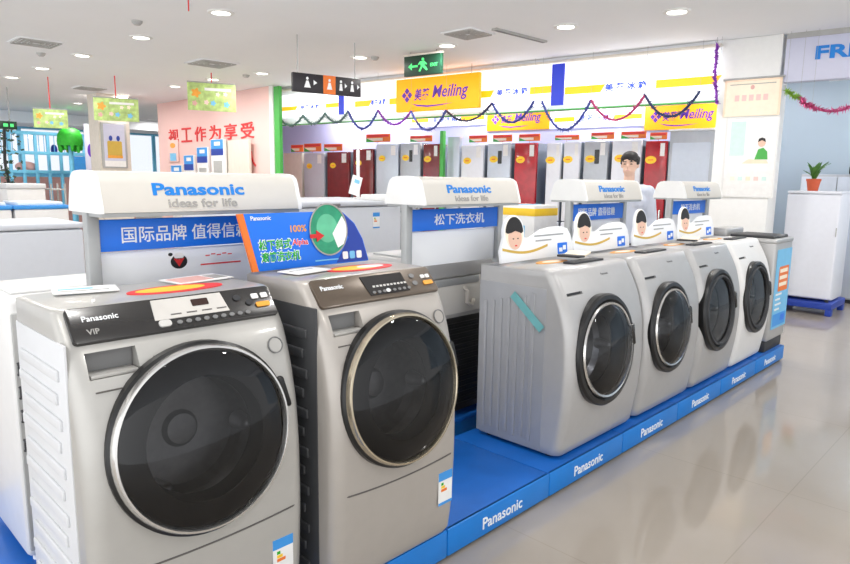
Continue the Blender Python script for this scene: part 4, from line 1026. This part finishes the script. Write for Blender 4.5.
# poster column
p, q = atY(98, 120, 13.5), atY(129, 120, 13.5)
t = thing('trim_7', 'x', 'x', ((p.x+q.x)/2, 13.5, 0), 0); t['kind'] = 'structure'
for k in ('label', 'category'): del t[k]
w = q.x-p.x; MB().box(-w/2, w/2, 0, .5, 0, CEIL-.001).build('column_shaft', 'beige', t)
t, w, h, f = board('framed_poster', 'framed poster of a golden gift on the beige column', 'poster', atY, 13.46, (102, 123, 127, 168), 0, 'vent_grey', .045, 0)
part('poster_sheet', 'fre_board', t, rect(-w*.42, w*.42, h*.03, h*.97), f, 0, .004)
part('golden_shape', 'gold', t, rrect(w*.58, h*.36, w*.06, 4, .0, h*.42), f, .004, .008); part('golden_shape', 'orange', t, rect(-w*.3, w*.3, h*.22, h*.28), f, .008, .010)
part('blue_figure', 'navy', t, ell(w*.07, h*.06, -w*.15, h*.66), f, .004, .008); part('blue_figure', 'navy', t, ell(w*.07, h*.06, w*.15, h*.66), f, .004, .008); part('poster_foot', 'paper', t, rect(-w*.42, w*.42, h*.03, h*.16), f, .004, .006)
t, w, h, f = board('narrow_poster', 'narrow lavender poster panel left of the beige column', 'poster', atY, 15, (85, 124, 96, 168), 0, 'fre_board', .03, 0); A = t.location.z; t.location.z = 0; t.children[0].scale.z = (A+h)/h; part('poster_print', 'purple', t, ell(w*.3, h*.15, 0, A+h*.4), f, 0, .004)
# green hanging banners
for (px, y, c, l) in (((34, 109, 67, 128), 12.0, 0, 'green flowered hanging banner, leftmost'), ((95, 98, 137, 121), 11.0, 0, 'green flowered hanging banner over the poster column'), ((190, 83, 233, 111), 9.5, 1, 'green flowered hanging banner before the pink wall')):
    t, w, h, f = board('hanging_banner', l, 'banner', atY, y, px, R(-20), 'flyer_green', .008, 0, 'green hanging banners')
    for k, (m, a, b, r_) in enumerate((('orange', -.33, .62, .085), ('pink_brick', -.36, .25, .05), ('light_blue', .02, .28, .05), ('light_blue', .30, .25, .055), ('paper_warm', .12, .6, .04), ('paper_warm', .28, .62, .04), ('pink_wall', -.12, .3, .045))):
        part('flower', m, t, [(w*a+w*r_*(1+.25*math.cos(5*th))*math.cos(th), h*b+w*r_*(1+.25*math.cos(5*th))*math.sin(th)) for th in [2*math.pi*i/30 for i in range(30)]], f, 0, .003)
    part('pale_title', 'paper', t, rect(-w*.15, w*.4, h*.72, h*.82), f, 0, .002)
    MB().cyl((-w/2, .004, h), (w/2, .004, h), .01, n=8).build('top_rod', 'post_grey', t)
    z = CEIL-t.location.z; MB().cyl((0, .004, h), (0, .004, z), .008, n=8).build('red_cord', 'text_red', t)
p = atZ(188, 0, CEIL); o = MB().cyl((0, 0, 0), (0, 0, -.14), .006, n=8).build('red_cord', 'text_red'); q = atZ(188, -6, CEIL); o.location = (q.x, q.y, CEIL)
tag(o, 'short red cord hanging from the ceiling at the top of the photo', 'cord')

# play structure in front of the far glazing
YP = 18.0
p, q = atY(-4, 150, YP), atY(84, 150, YP)
t = thing('play_structure', 'blue-railed indoor play structure before the far windows', 'playground', ((p.x+q.x)/2, YP, 0), 0)
w = q.x-p.x
for k in range(8):
    x = -w/2+w*k/7; MB().box(x-.035, x+.035, -.035, .035, 0, 2.45, .01).build('post', 'blue_frame', t)
for z in (1.5, 1.95, 2.42): MB().box(-w/2, w/2, -.04, .04, z-.04, z+.04, .01).build('rail', 'blue_frame', t)
MB().box(-w/2, w/2, .05, 1.2, 1.38, 1.46).build('deck', 'blue_frame', t)
MB().box(w*.32, w*.5, -.05, .0, 1.5, 1.9).build('painted_panel', 'bright_blue', t)
for k, (m, a, b, z) in enumerate((('pink_brick', -.3, -.05, 1.52), ('text_red', .30, .36, 2.2), ('navy', .12, .2, 1.95), ('gold', .30, .36, 1.98))): MB().ball((w*(a+b)/2, .12, z+.10), .14, (b-a)*w/.28, .5, .9).build('soft_block', m, t)
nt_ = MB()
for k in range(18):
    x = -w/2+w*k/17; nt_.box(x-.008, x+.008, .0, .01, 1.95, 2.42)
nt_.build('netting', 'light_blue', t)
g = atY(70, 140, YP-.8); gt = atY(70, 128, YP-.8); gb = atY(70, 153, YP-.8)
t = thing('toy_tree', 'bright green mushroom-shaped toy tree on the play structure', 'tree', (g.x, YP-.8, 0), 0)
tr = MB(); gw = (atY(83, 140, YP-.8).x-atY(58, 140, YP-.8).x)/2; hh = gt.z-gb.z
zb_ = gb.z+hh*.22
tr.lathe([(0, zb_+hh*.10), (gw*.8, zb_+hh*.05), (gw, zb_+hh*.08), (gw*1.02, zb_+hh*.25), (gw*.95, zb_+hh*.5), (gw*.75, zb_+hh*.68), (gw*.4, zb_+hh*.77), (0, zb_+hh*.79)], frame((0, 0, 0), (0, 0, 1), (0, 1, 0)), 28)
for k in range(10):
    a_ = R(36*k+10); tr.capsule((gw*.82*math.cos(a_), gw*.82*math.sin(a_), zb_+hh*.12), (gw*.82*math.cos(a_), gw*.82*math.sin(a_), zb_-hh*(.06+.05*(k % 3))), gw*.17, gw*.13, 10)
tr.build('crown', 'leaf_green', t, 60); MB().cyl((0, 0, 0), (0, 0, gb.z+hh*.4), .06, .05).build('trunk', 'blue_frame', t)
p = atY(5, 150, 16.0)
t = thing('potted_tree', 'dark slender potted tree at the far left edge', 'plant', (p.x, 16.0, 0), 0)
MB().lathe([(0, 0), (.18, 0), (.24, .4), (.20, .4), (0, .36)], frame((0, 0, 0), (0, 0, 1), (0, 1, 0)), 24).build('pot', 'pink_brick', t)
MB().tube([(0, 0, .36), (.03, 0, 1.0), (-.02, 0, 1.7), (.02, 0, 2.4)], .03, 8).build('trunk', 'dark_plastic', t)
fo = MB(); rnd = random.Random(11)
for k in range(130):
    z = 1.1+1.4*rnd.random(); rr = .30*math.sin((z-1.0)/1.6*math.pi)+.05; a = rnd.random()*6.28; c = V((rr*rnd.random()*math.cos(a), rr*rnd.random()*math.sin(a), z)); b = bmesh.new(); d = V((rnd.gauss(0, 1), rnd.gauss(0, 1), rnd.gauss(0, .6))).normalized()*.10; sd = d.orthogonal().normalized()*.04
    v = [b.verts.new(c), b.verts.new(c+d*.5+sd), b.verts.new(c+d), b.verts.new(c+d*.5-sd)]; b.faces.new(v); fo.merge(b)
mk('dark_leaf', (46, 74, 52), rough=.5, var=.3); fo.build('foliage', 'dark_leaf', t)

# ------------------------------------------------------------ person
pp = atD(630, 163, 6.3)
head_c = pp.z-.012
HT = head_c+.115
t = thing('person', 'person with short dark hair in a pale shirt, standing behind the third header sign', 'person', (pp.x, pp.y, 0), 0)
fdir = V((-pp.x, -pp.y, 0)).normalized()
t.rotation_euler.z = math.atan2(fdir.y, fdir.x)+R(90)+R(-12)     # local -y faces the camera, turned a little
k = HT/1.75
b = MB(); SH = 1.42*k
hz = HT-.118
b.ball((0, .005, hz+.015), .086, .88, 1.04, 1.18); b.ball((0, -.018, hz-.045), .068, .86, .95, 1.05)
b.ball((0, -.098, hz-.018), .015, .8, 1.0, 1.4); b.ball((-.077, .01, hz-.01), .02, .5, .8, 1.3); b.ball((.077, .01, hz-.01), .02, .5, .8, 1.3); b.ball((0, -.082, hz-.055), .02, 1.2, .6, .5)
b.capsule((0, .01, SH-.02), (0, .005, hz-.06), .052, .05)
b.capsule((-.13, .01, SH-.05), (.13, .01, SH-.05), .062); b.capsule((0, .01, SH-.15), (0, .0, .98*k), .125, .115); b.capsule((-.07, .01, SH-.14), (.07, .01, SH-.14), .11)
b.capsule((-.07, 0, .94*k), (.07, 0, .94*k), .105)
for s in (-1, 1):
    sh, el, wr = V((s*.185, .01, SH-.05)), V((s*.225, .02, 1.12*k)), V((s*.225, -.05, .88*k))
    b.capsule(sh, el, .052, .042); b.capsule(el, wr, .042, .028)
    pm = wr+V((0, -.02, -.075)); b.capsule(wr, pm, .026, .036)
    for j, (dy, L) in enumerate(((-.03, .07), (-.010, .08), (.010, .075), (.029, .06))):
        p0_ = pm+V((0, dy, -.015)); p1_ = p0_+V((-s*.004, -.003, -L*.55)); p2_ = p1_+V((-s*.016, -.004, -L*.42)); b.capsule(p0_, p1_, .0095, .009, 8); b.capsule(p1_, p2_, .009, .0075, 8)
    b.capsule(wr+V((-s*.01, -.03, -.035)), wr+V((-s*.02, -.065, -.075)), .012, .011, 8); b.capsule(wr+V((-s*.02, -.065, -.075)), wr+V((-s*.02, -.07, -.11)), .0105, .008, 8)
    hp, kn, an = V((s*.09, 0, .90*k)), V((s*.10, -.01, .48*k)), V((s*.10, .02, .08))
    b.capsule(hp, kn, .082, .055); b.capsule(kn, an, .056, .038); b.capsule(an+V((0, .01, -.035)), an+V((0, -.14, -.045)), .036, .03)
b.build('body', 'skin', t, 80, remesh=.007)
hr = MB(); hr.ball((0, .020, hz+.028), .091, .93, 1.02, 1.05); hr.ball((0, -.008, hz+.072), .070, 1.12, 1.10, .82)
for j in range(9):
    a = -1+.25*j; hr.capsule((a*.066, -.05+.02*abs(a), hz+.085-.02*abs(a)), (a*.076+.008, -.080+.03*abs(a), hz+.044-.012*(j % 2)), .018, .008, 8)
for s in (-1, 1): hr.capsule((s*.078, .01, hz+.06), (s*.082, .0, hz+.01), .016, .010, 8)
hr.build('hair', 'hair', t, 80, remesh=.006)
e = MB()
for s in (-1, 1): e.ball((s*.031, -.083, hz+.003), .0085, 1.5, .5, .6)
e.build('eyes', 'hair', t)
e = MB()
for s in (-1, 1): e.capsule((s*.018, -.088, hz+.024), (s*.048, -.078, hz+.024), .0045, .0035, 8)
e.build('eyebrows', 'hair', t)
MB().ball((0, -.088, hz-.056), .014, 1.5, .5, .35).build('mouth', 'pink_brick', t)
s_ = MB(); s_.capsule((-.13, .01, SH-.05), (.13, .01, SH-.05), .075); s_.capsule((0, .01, SH-.15), (0, 0, .92*k), .142, .14); s_.capsule((-.08, .01, SH-.15), (.08, .01, SH-.15), .125); s_.capsule((-.07, 0, .92*k), (.07, 0, .92*k), .125); s_.capsule((0, .01, SH), (0, .008, SH+.03), .066, .06)
for s in (-1, 1): s_.capsule((s*.185, .01, SH-.05), (s*.225, .02, 1.12*k), .066, .056); s_.capsule((s*.225, .02, 1.12*k), (s*.225, -.045, .90*k), .056, .042)
s_.build('shirt', 'shirt', t, 80, remesh=.009)
tr = MB(); tr.capsule((-.07, 0, .90*k), (.07, 0, .90*k), .118)
for s in (-1, 1): tr.capsule((s*.09, 0, .88*k), (s*.10, -.01, .48*k), .096, .072); tr.capsule((s*.10, -.01, .48*k), (s*.10, .02, .11), .072, .06)
tr.build('trousers', 'trousers', t, 80, remesh=.009)
for s in (-1, 1): MB().ball((s*.10, -.045, .045), .055, .95, 2.5, .82).build('shoe', 'black', t)

# ------------------------------------------------------------ daylight and exposure
wd = bpy.data.worlds.new('world'); SC.world = wd; wd.use_nodes = True
nt = wd.node_tree; bg = nt.nodes['Background']
tc = nt.nodes.new('ShaderNodeTexCoord'); dp = nt.nodes.new('ShaderNodeVectorMath'); dp.operation = 'DOT_PRODUCT'
dp.inputs[1].default_value = V((-.84, -.42, .30)).normalized()
nt.links.new(tc.outputs['Generated'], dp.inputs[0])
cr = nt.nodes.new('ShaderNodeValToRGB'); nt.links.new(dp.outputs['Value'], cr.inputs['Fac'])
cr.color_ramp.elements[0].position = .2; cr.color_ramp.elements[0].color = (.97, .98, 1, 1)
cr.color_ramp.elements[1].position = .95; cr.color_ramp.elements[1].color = (2.15, 2.18, 2.22, 1)
nt.links.new(cr.outputs['Color'], bg.inputs['Color']); bg.inputs['Strength'].default_value = 1.1
SC.view_settings.view_transform = 'Standard'; SC.view_settings.look = 'None'; SC.view_settings.gamma = 1
SC.view_settings.use_curve_mapping = False
SC.view_settings.exposure = 0.05
